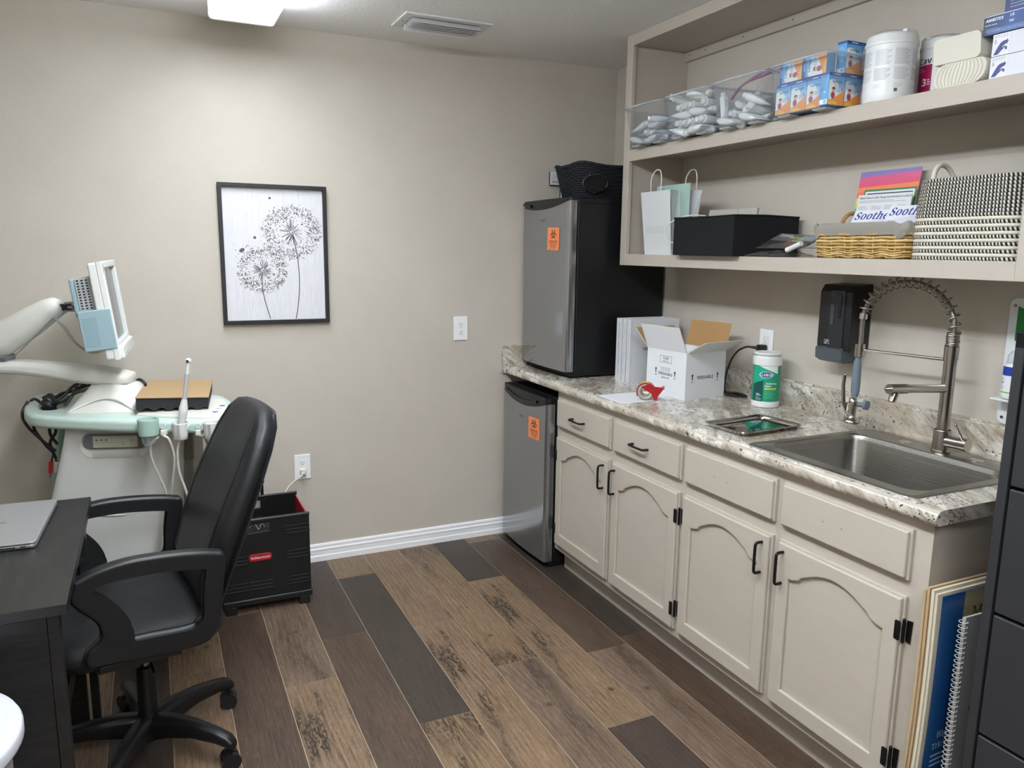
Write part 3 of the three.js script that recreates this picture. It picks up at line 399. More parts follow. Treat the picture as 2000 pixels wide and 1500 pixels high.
{ // soap dispenser
  const t = thing('soap_dispenser', 'black wall-mounted soap dispenser with grey push lever', 'dispenser', [0, 1.125, 1.638], side);
  const dk = M(0x17181b, 0.38), prof = [[0, 0.055], [0.082, 0.048], [0.098, 0.052], [0.101, 0.066], [0.101, 0.255], [0.085, 0.279], [0, 0.283]];
  mesh('housing', at(ext(prof, 0.142, 0.006, 3), 0.071, 0, 0, 0, side), dk, t);
  mesh('front_panel', ext(rrShape(0.066, 0.205, 0.008, 4, 0.012, 0.158), 0.006, 0.002).translate(0, 0, 0.0985), M(0x232529, 0.3), t);
  mesh('window', [ext(rrShape(0.016, 0.075, 0.004, 3, -0.006, 0.175), 0.004, 0.001).translate(0, 0, 0.1025)], M(0x3c3e42, 0.15), t);
  mesh('window', [ext(rrShape(0.014, 0.085, 0.004, 3, 0.024, 0.205), 0.004, 0.001).translate(0, 0, 0.1025)], M(0x0a0d16, 0.12), t);
  mesh('lever', at(ext([[0.02, 0.0], [0.085, 0.0], [0.108, 0.012], [0.110, 0.05], [0.1, 0.056], [0.02, 0.050]], 0.118, 0.005), 0.050, 0.004, 0, 0, side), M(0x4b5158, 0.4), t);
  mesh('logo', at(sheet(0.022, 0.016), -0.022, 0.077, 0.1048), inkOn(88, 64, (g) => { g.fillStyle = '#1b1c1f'; g.fillRect(0, 0, 88, 64); g.strokeStyle = '#c9cbcd'; g.lineWidth = 5; g.strokeRect(4, 4, 80, 56); g.fillStyle = '#c9cbcd'; g.beginPath(); g.moveTo(10, 54); g.lineTo(48, 12); g.lineTo(66, 12); g.lineTo(30, 54); g.fill(); g.beginPath(); g.moveTo(52, 30); g.lineTo(78, 22); g.lineTo(66, 36); g.fill(); }, 0.4), t);
  mesh('name_strip', at(sheet(0.026, 0.004), -0.004, 0.243, 0.1048), inkOn(104, 16, (g) => { g.fillStyle = '#26282b'; g.fillRect(0, 0, 104, 16); lines(g, 4, 5, 96, 1, 8, 6, '#8f9295'); }, 0.4), t);
}
{ // eye wash station at the right
  const t = thing('eyewash_station', 'white and green eyewash station board on the wall past the sink', 'wall board', [-0.001, 1.018, 2.19], side);
  mesh('backplate', ext(rrShape(0.30, 0.375, 0.022, 6, 0.15, 0.187), 0.006, 0.002), M(0xe2e4e4, 0.35), t);
  mesh('sign', at(sheet(0.25, 0.10), 0.150, 0.300, 0.0065), inkOn(500, 200, (g, w, h) => { g.fillStyle = '#117a36'; g.fillRect(0, 0, w, h); g.fillStyle = '#d9efe0'; g.beginPath(); g.moveTo(10, 0); g.lineTo(70, 34); g.lineTo(140, 0); g.fill(); }, 0.4), t);
  mesh('bottle_rest', [box(0.006, 0.294, 0.075, 0.083, 0.004, 0.06, 0.003)], M(0xe2e4e4, 0.35), t);
  for (const [x, y] of [[0.016, 0.352], [0.016, 0.020], [0.284, 0.352], [0.284, 0.020]]) mesh('screw', at(cyl(0.0045, 0.0045, -0.001, 0.0012, 0, 0, 12), x, y, 0.007, PI / 2), M(0x8c8c8c, 0.35, 1), t);
  const b = thing('eyewash_bottle', 'white squeeze bottle with blue and green label standing on the eyewash board', 'bottle', [-0.036, 1.1015, 2.245], side);
  mesh('bottle', lathe([[0, 0], [0.026, 0], [0.029, 0.004], [0.029, 0.095], [0.022, 0.105]], 28), M(0xd9dcdc, 0.3), b);
  mesh('cap', lathe([[0.021, 0.104], [0.022, 0.108], [0.021, 0.128], [0.013, 0.140], [0, 0.142]], 24), M(0xbfc3c6, 0.35), b);
  mesh('label', new THREE.CylinderGeometry(0.0294, 0.0294, 0.088, 32, 1, true).translate(0, 0.052, 0), inkOn(360, 176, (g, w, h) => { g.fillStyle = '#e4e6e8'; g.fillRect(0, 0, w, h); g.fillStyle = '#1f3a9c'; g.fillRect(0, 0, w, 52); g.fillStyle = '#7fbf3e'; g.fillRect(0, 146, w, 8); for (let k = 0; k < 4; k++) { txt(g, 'Eye', 45 + 90 * k, 72, 18, '#22304f'); txt(g, 'Wash', 45 + 90 * k, 92, 18, '#22304f'); lines(g, 20 + 90 * k, 110, 50, 3, 10, 3, '#8a94a8'); } }, 0.4), b);
}
// ---------------------------------------------------------------- open wall shelf unit
const SX = 0.31, Y1 = 1.498, Y2 = 1.957;
{
  const t = thing('wall_shelf_unit', 'greige open wall shelf unit with two long shelves, built up to the ceiling', 'shelf', [0, 0, 0], side), a = 0.565, b = 2.432, P = paintCabinet;
  for (const x of [a + 0.012, b - 0.030]) mesh('side_panel', box(x, x + 0.018, 1.45, H - 0.002, 0, SX - 0.019), P, t);
  mesh('stile', box(a, a + 0.046, 1.448, H - 0.001, SX - 0.019, SX, 0.0015), P, t); mesh('stile', box(b - 0.052, b, 1.448, H - 0.001, SX - 0.019, SX, 0.0015), P, t);
  for (const [y0, y1] of [[1.448, Y1], [1.907, Y2], [2.397, H - 0.001]]) mesh('rail', box(a + 0.046, b - 0.052, y0, y1, SX - 0.019, SX - 0.0003, 0.0015), P, t);
  for (const y of [Y1 - 0.019, Y2 - 0.019, 2.402]) mesh('shelf_board', box(a + 0.03, b - 0.03, y, y + 0.019, 0, SX - 0.019), P, t);
  const cl = mesh('nailing_cleat', box(a + 0.03, b - 0.03, 2.362, 2.402, 0, 0.019), P, t);
  for (const x of [0.63, 0.74, 0.98, 1.25, 1.6]) mesh('screw', at(cyl(0.0028, 0.0028, -0.0006, 0.0006, 0, 0, 8), x, 2.384, 0.0192, PI / 2), M(0x33302c, 0.6), cl);
  for (const x of [0.78, 1.32, 1.9]) mesh('screw_hole', cyl(0.0022, 0.0022, Y2 - 0.0195, Y2 - 0.0188, x, 0.2, 8), M(0x4b463f, 0.8), t);
}
// ---------------------------------------------------------------- clear bins and what lies in them
const binBodyY = (y, k, n = 4) => ring(y, 0.232 + 0.034 * k, 0.318 + 0.034 * k, 0.03, n);
function bin(label, z) {
  const t = thing('plastic_bin', label, 'bin', [-0.20, Y2, z], side, 'clear plastic bins on the upper shelf');
  mesh('tub', loft([binBodyY(0.006, -0.1), binBodyY(0.008, 0), binBodyY(0.03, 0.12), binBodyY(0.150, 0.92), binBodyY(0.158, 1.0), binBodyY(0.160, 1.45), binBodyY(0.150, 1.5)], true, false, 40), clearPlastic, t);
  mesh('rim', [tube(rrPts(0.276, 0.362, 0.035, 5).map(([x, q]) => [x, 0.1595, q]), 0.0032, 72, 6, true, 0.1), box(-0.05, 0.05, 0.156, 0.163, 0.178, 0.186, 0.003)], MP(0xe9edf0, 0.2, 0, { transmission: 0.55, thickness: 0 }), t);
  for (const x of [-0.075, 0.075]) mesh('foot', box(x - 0.028, x + 0.028, 0, 0.0065, -0.14, 0.148, 0.003), MP(0xe3e7ea, 0.25, 0, { transmission: 0.5, thickness: 0 }), t);
  return t;
}
const BZ = [0.790, 1.076, 1.362, 1.656];
bin('clear plastic bin loosely filled with pale sample tubes, beside the ceiling corner', BZ[0]);
bin('clear plastic bin packed with solid white tubes', BZ[1]);
bin('clear plastic bin with a zip bag standing in it and a few white tubes', BZ[2]);
bin('clear plastic bin filled with blue and orange vitamin drop cartons', BZ[3]);
const tubeLabel = inkOn(128, 64, (g, w, h) => { g.fillStyle = '#dfe1e4'; g.fillRect(0, 0, w, h); txt(g, 'sample', 64, 22, 22, '#5a66a8'); lines(g, 20, 40, 88, 2, 9, 3, '#a9aec4'); }, 0.5);
function sampleTube(name, label, len, r, mat, capMat, group) { // lies along x, crimped end at -x
  const t = thing(name, label, 'tube', [0, 0, 0], 0, group), rg = []; const n = 12;
  for (const [q, ry, rz] of [[-0.5, 0.0012, r * 1.25], [-0.46, 0.0014, r * 1.25], [-0.2, r * 0.72, r * 1.08], [0.12, r, r], [0.36, r, r], [0.385, r * 0.6, r * 0.6]]) rg.push([...Array(n)].map((_, i) => [q * len, ry * Math.sin(2 * PI * i / n), rz * Math.cos(2 * PI * i / n)]));
  mesh('tube_body', loft(rg, true, true, 40), mat, t);
  mesh('cap', at(lathe([[0, 0], [r * 0.62, 0], [r * 0.7, 0.002], [r * 0.7, len * 0.12], [0, len * 0.125]], 14), len * 0.38, 0, 0, 0, 0, -PI / 2), capMat, t);
  mesh('label_print', at(new THREE.PlaneGeometry(len * 0.36, r * 1.1), len * 0.14, r * 1.004, 0, -PI / 2), tubeLabel, t);
  return t;
}
{
  const wt = M(0xf0f0ee, 0.45), grey1 = M(0xdadde0, 0.4), capW = M(0xe8e9ea, 0.35);
  const G1 = 'sample tubes in the loosely filled bin', G2 = 'white tubes in the packed bin', G3 = 'white tubes in the zip bag bin';
  const L1 = 'pale sample tube lying in the loosely filled clear bin', L2 = 'solid white tube lying in the packed clear bin', L3 = 'white tube lying below the zip bag in the clear bin';
  const A = sampleTube('sample_tube', L1, 0.105, 0.0135, grey1, capW, G1), B = sampleTube('sample_tube', L2, 0.115, 0.0155, wt, wt, G2), D = sampleTube('sample_tube', L3, 0.11, 0.014, wt, capW, G3);
  const fill = (P, zc, layers, lx, r, group, label, jit, sd, xs) => {
    seed(sd); let first = true;
    for (let l = 0; l < layers; l++) for (let row = 0; row < xs; row++) for (const hz of [-1, 1]) {
      if (l === layers - 1 && rnd() < 0.35) continue;
      const across = (l % 2 === 0), y = Y2 + 0.0085 + r * (1 + 2.02 * l);
      const o = first ? P : copyOf(P, label, null, undefined, group); first = false;
      const wide = 0.1 + 0.004 * l;
      if (across) { o.position.set(-0.345 + row * (2 * r + 0.003) + 0.004 * (l % 3), y, zc + hz * 0.056 + rnd(-1, 1) * 0.0015); o.rotation.set(rnd(-0.4, 0.4), (hz > 0 ? PI / 2 : -PI / 2) + rnd(-jit, jit), 0); if (rnd() < 0.4) o.rotation.y += PI; }
      else { o.position.set(-0.292 + rnd(0, 0.006), y, zc + (row - (xs - 1) / 2) * (2 * r + 0.007) + hz * 0 + rnd(-0.001, 0.001)); o.rotation.set(rnd(-0.5, 0.5), (rnd() < 0.75 ? PI : 0) + rnd(-jit, jit), rnd(-0.04, 0.06)); if (hz > 0) o.position.x += 0.113 * 1.06; }
    }
  };
  fill(A, BZ[0], 3, 0.1, 0.0135, G1, L1, 0.12, 31, 4);
  fill(B, BZ[1], 4, 0.1, 0.0155, G2, L2, 0.07, 32, 5);
  fill(D, BZ[2], 2, 0.1, 0.014, G3, L3, 0.12, 33, 4);
  // upright / tilted extras on top
  const top = (P, x, y, z, rx, ry, rz, label, group) => { const o = copyOf(P, label, [x, y, z], 0, group); o.rotation.set(rx, ry, rz); };
  top(A, -0.30, Y2 + 0.100, BZ[0] - 0.02, 0.2, 0.9, 0.25, L1, G1); top(A, -0.325, Y2 + 0.098, BZ[0] + 0.07, 0.2, 2.6, -0.1, L1, G1); top(A, -0.24, Y2 + 0.104, BZ[0] + 0.03, 0.1, 2.0, 0.15, L1, G1);
  top(B, -0.315, Y2 + 0.150, BZ[1] + 0.02, 0.2, 1.9, 0.1, L2, G2); top(B, -0.30, Y2 + 0.152, BZ[1] + 0.075, 0.3, 1.2, -0.1, L2, G2); top(B, -0.322, Y2 + 0.145, BZ[1] - 0.075, 0.2, 2.9, 0.2, L2, G2);
  top(D, -0.31, Y2 + 0.078, BZ[2] - 0.03, 0.2, 1.2, 0.12, L3, G3); top(D, -0.32, Y2 + 0.082, BZ[2] + 0.06, 0.2, 2.1, 0.25, L3, G3); top(D, -0.30, Y2 + 0.088, BZ[2] + 0.02, 0.2, 0.6, 0.5, L3, G3); top(D, -0.34, Y2 + 0.075, BZ[2] - 0.09, 0.2, 1.57, 1.2, L3, G3);
}
{ // zip bag
  const t = thing('zip_bag', 'clear zip bag with purple closure standing in the third bin', 'bag', [-0.23, Y2 + 0.07, BZ[2]], side);
  const rows = 10, cols = 14, rg = []; for (let j = 0; j <= rows; j++) { const r = []; for (let i = 0; i <= cols; i++) { const u = i / cols - 0.5, v = j / rows; r.push([u * 0.235, v * 0.118, 0.045 - 0.09 * v + 0.012 * Math.sin(u * 9 + v * 4) + 0.008 * Math.sin(u * 23)]); } rg.push(r); }
  mesh('film', loft(rg, false, false, 60, false), filmPlastic, t);
  const zip = M(0x8a3a70, 0.4); mesh('zip_strip', tube([[-0.115, 0.045, 0.060], [-0.07, 0.075, 0.064], [0.0, 0.100, 0.06], [0.06, 0.118, 0.045], [0.115, 0.128, 0.03]], 0.0042, 40, 6), zip, t);
  mesh('zip_strip', tube([[-0.115, 0.045, 0.056], [-0.085, 0.095, 0.03], [-0.04, 0.118, -0.01], [0.03, 0.132, -0.03], [0.115, 0.14, -0.045]], 0.0042, 40, 6), zip, t);
}
{ // vitamin cartons
  const fr = canvasTex(200, 330, (g, w, h) => { const gr = g.createLinearGradient(0, 40, 0, 230); gr.addColorStop(0, '#5aa6dd'); gr.addColorStop(1, '#e9f2f6'); g.fillStyle = gr; g.fillRect(0, 0, w, h); g.fillStyle = '#2c4fa3'; g.fillRect(0, 0, w, 34); g.fillStyle = '#e8eef5'; g.fillRect(60, 12, 80, 9); g.fillStyle = '#eef2f3'; g.beginPath(); g.ellipse(50, 165, 78, 95, 0, 0, 2 * PI); g.fill(); g.fillStyle = '#ef9a4e'; g.beginPath(); g.moveTo(0, 285); g.quadraticCurveTo(90, 260, 200, 170); g.lineTo(200, 330); g.lineTo(0, 330); g.fill(); g.fillStyle = '#f4bd55'; g.beginPath(); g.ellipse(50, 320, 75, 32, 0, 0, 2 * PI); g.fill();
    g.fillStyle = '#a8505c'; g.beginPath(); g.ellipse(56, 232, 26, 36, 0, 0, 2 * PI); g.fill(); g.fillStyle = '#e3b49c'; g.beginPath(); g.arc(62, 180, 23, 0, 2 * PI); g.fill(); g.fillStyle = '#4a352c'; g.beginPath(); g.arc(62, 170, 22, PI, 2 * PI); g.fill();
    txt(g, 'Ddrops', 104, 92, 38, '#3a5570', 'sans-serif', 'bold', 'center', 0.95); lines(g, 92, 160, 60, 3, 14, 5, '#7d93b0'); txt(g, 'D', 172, 168, 42, '#2c4fa3'); });
  const sd = canvasTex(120, 330, (g, w, h) => { g.fillStyle = '#62a6d8'; g.fillRect(0, 0, w, h); g.fillStyle = '#2c4fa3'; g.fillRect(0, 0, w, 24); lines(g, 20, 60, 80, 6, 16, 4, '#a5cdea'); txt(g, 'x 90', 60, 200, 24, '#dcecf6'); g.fillStyle = '#e6ecf0'; g.fillRect(10, 275, 100, 45); g.fillStyle = '#445'; for (let i = 0; i < 10; i++) g.fillRect(60 + i * 4, 282, 2, 30); });
  const fm = M(0xffffff, 0.4, 0, { map: fr }), sm = M(0xffffff, 0.4, 0, { map: sd }), cm = M(0x4d93cc, 0.45), G = 'vitamin drop cartons in the blue bin', L = 'small blue and orange vitamin drop carton in the clear bin';
  const t = thing('vitamin_carton', L, 'carton', [0, 0, 0], side, G), w = 0.066, h = 0.096, d = 0.036;
  mesh('carton', box(-w / 2, w / 2, 0, h, -d, 0, 0.0008), cm, t);
  mesh('front_print', sheet(w - 0.001, h - 0.001, 0, h / 2, 0.0004), fm, t);
  mesh('back_print', at(sheet(w - 0.001, h - 0.001), 0, h / 2, -d - 0.0004, 0, PI), fm, t);
  for (const s of [-1, 1]) mesh('side_print', at(sheet(d - 0.001, h - 0.001), s * (w / 2 + 0.0004), h / 2, -d / 2, 0, s * PI / 2), sm, t);
  t.position.set(-0.347, Y2 + 0.0085, BZ[3] - 0.082);
  t.userData.label = 'vitamin drop carton in the lower layer with its picture facing out over the shelf edge';
  const put = (x, y, z, ry, rx = 0, rz = 0) => { const low = y < Y2 + 0.05, lab = rz ? 'vitamin drop carton lying on its side on top of the lower carton layer' : !low ? 'vitamin drop carton standing in the upper layer beside the large wipes tub' : ry === 0 ? 'vitamin drop carton in the lower layer facing the large wipes tub' : x > -0.32 ? 'vitamin drop carton standing in the second row of the lower layer' : t.userData.label, c = copyOf(t, lab, [x, y, z], 0, G); c.rotation.set(rx, ry, rz, 'YXZ'); };
  for (const k of [1, 2]) put(-0.347, Y2 + 0.0085, BZ[3] - 0.082 + k * 0.0672, side);
  put(-0.327, Y2 + 0.0085, BZ[3] + 0.1215 - 0.0005, 0);
  for (let k = 0; k < 3; k++) put(-0.2585 + k * 0.0672, Y2 + 0.0085, BZ[3] + 0.1205, 0);
  for (let k = 0; k < 3; k++) put(-0.309, Y2 + 0.0085, BZ[3] - 0.082 + k * 0.0672, side);
  const y2 = Y2 + 0.1055;
  put(-0.350, y2 + 0.0332, BZ[3] - 0.005, side, 0, PI / 2); put(-0.352, y2 + 0.0332, BZ[3] + 0.0975, side, 0, PI / 2); for (let k = 0; k < 3; k++) put(-0.268 + k * 0.068, y2, BZ[3] + 0.124, 0, -PI / 2 * 0); put(-0.300, y2 + 0.0332, BZ[3] + 0.045, side, 0, PI / 2);
}
{ // wipes tubs
  const white = M(0xe2e4e4, 0.32);
  const tub = (label, pos, r, h, wrap, turn) => { const t = thing('wipes_tub', label, 'canister', pos, turn, undefined); mesh('tub', lathe([[0, 0], [r * 0.95, 0], [r * 0.99, 0.004], [r, 0.02], [r, h * 0.80], [r * 1.02, h * 0.81]], 44), white, t); mesh('lid', lathe([[r * 1.02, h * 0.805], [r * 1.04, h * 0.81], [r * 1.04, h * 0.86], [r * 1.0, h * 0.87], [r * 1.0, h * 0.93], [r * 0.97, h * 0.96], [r * 0.86, h * 0.965], [r * 0.80, h], [0, h]], 44), white, t); mesh('lid_hinge', box(-0.025, 0.025, h * 0.955, h * 1.005, r * 0.45, r * 0.94, 0.004), white, t); const tx = canvasTex(1024, 384, wrap); tx.wrapS = THREE.RepeatWrapping; mesh('label', new THREE.CylinderGeometry(r * 1.004, r * 1.004, h * 0.68, 48, 1, true).translate(0, h * 0.42, 0), M(0xffffff, 0.32, 0, { map: tx, alphaTest: 0 }), t); return t; };
  tub('large white wipes tub with fine grey print turned outward', [-0.235, Y2, 1.888], 0.071, 0.200, (g, w, h) => { g.fillStyle = '#dfe1e2'; g.fillRect(0, 0, w, h); for (let k = 0; k < 8; k++) { lines(g, 12 + k * 128, 18, 108, 14, 9, 4, '#a4a8ab'); lines(g, 12 + k * 128, 165, 108, 11, 9, 4, k % 2 ? '#b5b8ba' : '#8f9396'); lines(g, 12 + k * 128, 290, 60, 4, 9, 3, '#b9bcbe'); g.fillStyle = '#55585b'; if (k % 3 === 1) { g.fillRect(20 + k * 128, 330, 22, 26); } } }, 0);
  tub('white wipes tub with magenta label behind the paper towels', [-0.095, Y2, 1.955], 0.062, 0.192, (g, w, h) => { g.fillStyle = '#dcdfe0'; g.fillRect(0, 0, w, h); for (let k = 0; k < 3; k++) { const o = k * 341; g.fillStyle = '#a3164f'; g.fillRect(o, 105, 145, 279); txt(g, 'CaviW', o + 120, 72, 72, '#1b1b1e'); txt(g, '3', o + 85, 250, 84, '#f0e6ea'); lines(g, o + 112, 228, 26, 3, 18, 9, '#e6cdd6'); lines(g, o + 12, 130, 70, 2, 20, 8, '#d48aa8'); lines(g, o + 170, 140, 140, 12, 18, 5, '#b9bdbf'); lines(g, o + 20, 345, 100, 1, 9, 8, '#dca6bd'); } }, R(-128));
}
{ // folded paper towels
  const pm = M(0xd9d5c6, 0.95, 0, { bumpMap: dataTex(128, 256, (u, v) => grey(255 * (0.5 + 0.5 * Math.sin(2 * PI * 14 * v)) * (0.6 + 0.4 * N1(u * 8, v * 14, 8, 14))), false), bumpScale: 0.002 });
  const stack = (label, z, y, w, h, tilt, twist) => { const t = thing('paper_towel_stack', label, 'paper towels', [-0.156, y, z], side, 'paper towel stacks on the upper shelf'); const rg = []; for (const [q, k] of [[-0.115, 0.97], [-0.112, 1], [0.145, 1], [0.149, 0.985]]) rg.push(rrPts(w * k, h * k, twist ? 0.027 : 0.012, 5, 0, h / 2).map(([x, yy], i) => [x + (twist ? 0.012 * (yy / h - 0.5) : 0.004 * Math.sin(yy * 60)), yy, q])); const m = mesh('folded_sheets', loft(rg, true, true, 40), M(0xdad6c8, 0.95), t); 
    const n = twist ? 13 : 3; for (let i = 1; i < n; i++) { const x = -w / 2 + w * i / n, pts = []; for (let j = 0; j <= 8; j++) { const v = 0.05 + 0.9 * j / 8, bow = twist ? (0.5 - i / n) * 0.04 * (4 * (v - 0.5) ** 2) + 0.012 * (v - 0.5) : 0.003 * Math.sin(j * 2 + i); pts.push([x + bow, h * v, 0.1492]); } if (twist) mesh('fold', tube(pts, 0.0011, 16, 5), M(0xc6c1b0, 0.95), t); } return t; };
  stack('stack of cream folded paper towels with curved fold edges showing', 2.166, Y2, 0.148, 0.062, 0, true);
  stack('stack of cream folded paper towels with flat face, lying on the other stack', 2.150, Y2 + 0.0625, 0.136, 0.068, 0, false);
}
{ // glove boxes
  const glove = (g, x, y, s, c) => { g.fillStyle = c; g.save(); g.translate(x, y); g.scale(s, s); g.beginPath(); g.moveTo(-60, 70); g.quadraticCurveTo(-20, 10, 10, -20); g.quadraticCurveTo(50, -42, 92, -32); g.quadraticCurveTo(102, -20, 80, -8); g.quadraticCurveTo(40, 2, 30, 22); g.lineTo(62, 8); g.quadraticCurveTo(74, 14, 58, 24); g.quadraticCurveTo(30, 38, -10, 70); g.fill(); g.restore(); };
  const wTex = inkOn(512, 170, (g, w, h) => { g.fillStyle = '#dcdde6'; g.fillRect(0, 0, w, h); g.fillStyle = '#e3e4ea'; g.fillRect(0, 0, 180, h); g.fillStyle = '#cfd0dc'; for (let i = 0; i < 4; i++) g.fillRect(190 + i * 80, 0, 3, h); for (let i = 0; i < 5; i++) { g.strokeStyle = '#8b8d9a'; g.lineWidth = 3; g.beginPath(); g.arc(30 + i * 30, 20, 9, 0, 2 * PI); g.stroke(); } glove(g, 78, 92, 0.98, '#3c4682'); g.fillStyle = '#50525e'; g.fillRect(140, 108, 24, 24); g.fillRect(152, 50, 10, 38); lines(g, 20, 42, 26, 3, 12, 6, '#7a7c8c'); }, 0.45);
  const mk = (name, label, pos, w, h, d, col, tex) => { const t = thing(name, label, 'box', pos, side, 'glove boxes on the upper shelf'); mesh('carton', box(0, w, 0, h, -d, 0, 0.001), M(col, 0.45), t); mesh('front_print', sheet(w - 0.001, h - 0.001, w / 2, h / 2, 0.0004), tex, t); mesh('slot_flap', box(w * 0.3, w * 0.7, h - 0.0002, h + 0.0008, -d * 0.65, -d * 0.35), M(0xc9cbd4, 0.5), t); return t; };
  mk('glove_box', 'white glove box with a purple glove picture, at the bottom of the glove box pile', [-0.305, Y2, 2.250], 0.122, 0.0520, 0.125, 0xdfe0e6, wTex);
  mk('glove_box', 'white glove box with a purple glove picture, second in the glove box pile', [-0.305, Y2 + 0.0530, 2.250], 0.122, 0.0535, 0.125, 0xdfe0e6, wTex);
  const bTex = inkOn(640, 200, (g, w, h) => { const gr = g.createLinearGradient(0, 0, w, h); gr.addColorStop(0, '#26304f'); gr.addColorStop(0.5, '#3b5a97'); gr.addColorStop(1, '#22406b'); g.fillStyle = gr; g.fillRect(0, 0, w, h); g.fillStyle = '#d9dbe6'; g.fillRect(0, 0, w, 7); for (let i = 0; i < 9; i++) { g.fillStyle = 'rgba(150,170,205,0.22)'; g.beginPath(); g.ellipse(120 + i * 60, 175 - 6 * (i % 3), 80, 26, 0, 0, 2 * PI); g.fill(); } txt(g, 'AMBITEX', 120, 45, 44, '#f0f1f4', 'sans-serif', 'italic bold', 'center', 1.05); txt(g, 'nitrile exam', 85, 95, 24, '#c9d2e4', 'sans-serif', 'italic bold'); txt(g, 'LG', 320, 38, 38, '#e6edf6'); txt(g, '100', 315, 98, 34, '#cdd8ea'); lines(g, 30, 135, 180, 3, 14, 5, '#8fa0c4'); }, 0.35);
  const nb = thing('glove_box', 'blue nitrile glove box lying across the white glove boxes', 'box', [-0.307, Y2 + 0.1078, 2.222], side, 'glove boxes on the upper shelf');
  mesh('carton', box(0, 0.145, 0, 0.0470, -0.12, 0, 0.001), M(0x2b3d66, 0.4), nb); mesh('front_print', sheet(0.1445, 0.046, 0.0725, 0.0235, 0.0004), bTex, nb); mesh('top_band', box(0.0005, 0.1445, 0.0468, 0.0478, -0.1195, -0.0005), M(0x4a2f86, 0.4), nb);
  const nb2 = thing('glove_box', 'dark blue glove box on top of the glove box pile', 'box', [-0.300, Y2 + 0.1562, 2.268], side, 'glove boxes on the upper shelf');
  mesh('carton', box(0, 0.13, 0, 0.05, -0.12, 0, 0.001), M(0x33406a, 0.4), nb2); mesh('front_print', sheet(0.129, 0.049, 0.065, 0.025, 0.0004), inkOn(400, 160, (g, w, h) => { g.fillStyle = '#3b4a75'; g.fillRect(0, 0, w, h); lines(g, 40, 30, 250, 5, 24, 8, '#8793b5'); }, 0.4), nb2);
}
// ---------------------------------------------------------------- lower shelf
{ // paper gift bag
  const t = thing('paper_gift_bag', 'white paper gift bag with rope handles, standing open on the lower shelf', 'bag', [-0.255, Y1, 0.803], side);
  const w0 = 0.195, w1 = 0.245, d0 = 0.095, h = 0.272, pm = M(0xd7d9da, 0.85, 0, { side: THREE.DoubleSide });
  const P = (pts) => { const g = new THREE.BufferGeometry(), p = []; for (let i = 1; i < pts.length - 1; i++) p.push(...pts[0], ...pts[i], ...pts[i + 1]); g.setAttribute('position', new THREE.Float32BufferAttribute(p, 3)); g.computeVertexNormals(); return g; };
  const f = 0.0, b = -d0;
  mesh('front_panel', [box(-w0 / 2 - 0.006, w0 / 2 - 0.03, 0, 0.001, b, f), warp(new THREE.BoxGeometry(1, h, 0.0012, 1, 6, 1).translate(0, h / 2, 0), (x, y, z) => { const k = y / h; return [-0.016 * k - 0.006 + x * (w0 + (0.215 - w0) * k) - 0.015, y, z + 0.016 * k]; })], pm, t);
  mesh('back_panel', warp(new THREE.BoxGeometry(1, h, 0.0012, 1, 6, 1).translate(0, h / 2, 0), (x, y, z) => { const k = y / h; return [-0.006 + x * (w0 + (w1 - w0) * k) + 0.012 * k, y, z + b - 0.012 * k]; }), pm, t);
  for (const s of [-1, 1]) { const e0 = s * w0 / 2 - (s > 0 ? 0.02 : 0.02), top = s < 0 ? -0.129 : 0.077; mesh('gusset', [P([[e0, 0, f], [e0 - s * 0.0, 0, b / 2], [(s > 0 ? 0.045 : -0.09), h, b / 2], [top, h, f + 0.016]]), P([[e0, 0, b / 2], [e0 + 0.012, 0, b], [s * w1 / 2 + 0.006, h, b - 0.012], [(s > 0 ? 0.045 : -0.09), h, b / 2]])], pm, t); }
  mesh('fold_band', at(box(-0.085, 0.055, 0, 0.032, 0, 0.0005), -0.018, 0.092, 0.0068, R(3.4)), M(0xcfd1d2, 0.85), t);
  const hnd = (cx, z, s) => tube([[cx - 0.036, h - 0.035, z - 0.004], [cx - 0.038, h + 0.01, z], [cx - 0.037, h + 0.055, z], [cx - 0.022, h + 0.083, z - 0.004], [cx, h + 0.09, z - 0.006], [cx + 0.022, h + 0.083, z - 0.004], [cx + 0.036, h + 0.055, z], [cx + 0.036, h + 0.01, z], [cx + 0.034, h - 0.035, z - 0.004]], 0.0026, 48, 7);
  mesh('rope_handle', hnd(-0.035, f + 0.013), whiteRope, t); mesh('rope_handle', hnd(0.055, b - 0.010), whiteRope, t);
  solo('mint_card', 'pale mint card sticking up inside the paper gift bag', 'card', at(box(-0.118, 0.118, 0, 0.297, -0.001, 0.001), -0.205, Y1 + 0.0025, 0.806, 0, side), inkOn(472, 600, (g, w, h2) => { g.fillStyle = '#a9c4bb'; g.fillRect(0, 0, w, h2); txt(g, 'NOTES', 90, 28, 15, '#4e6a64'); }, 0.8));
}
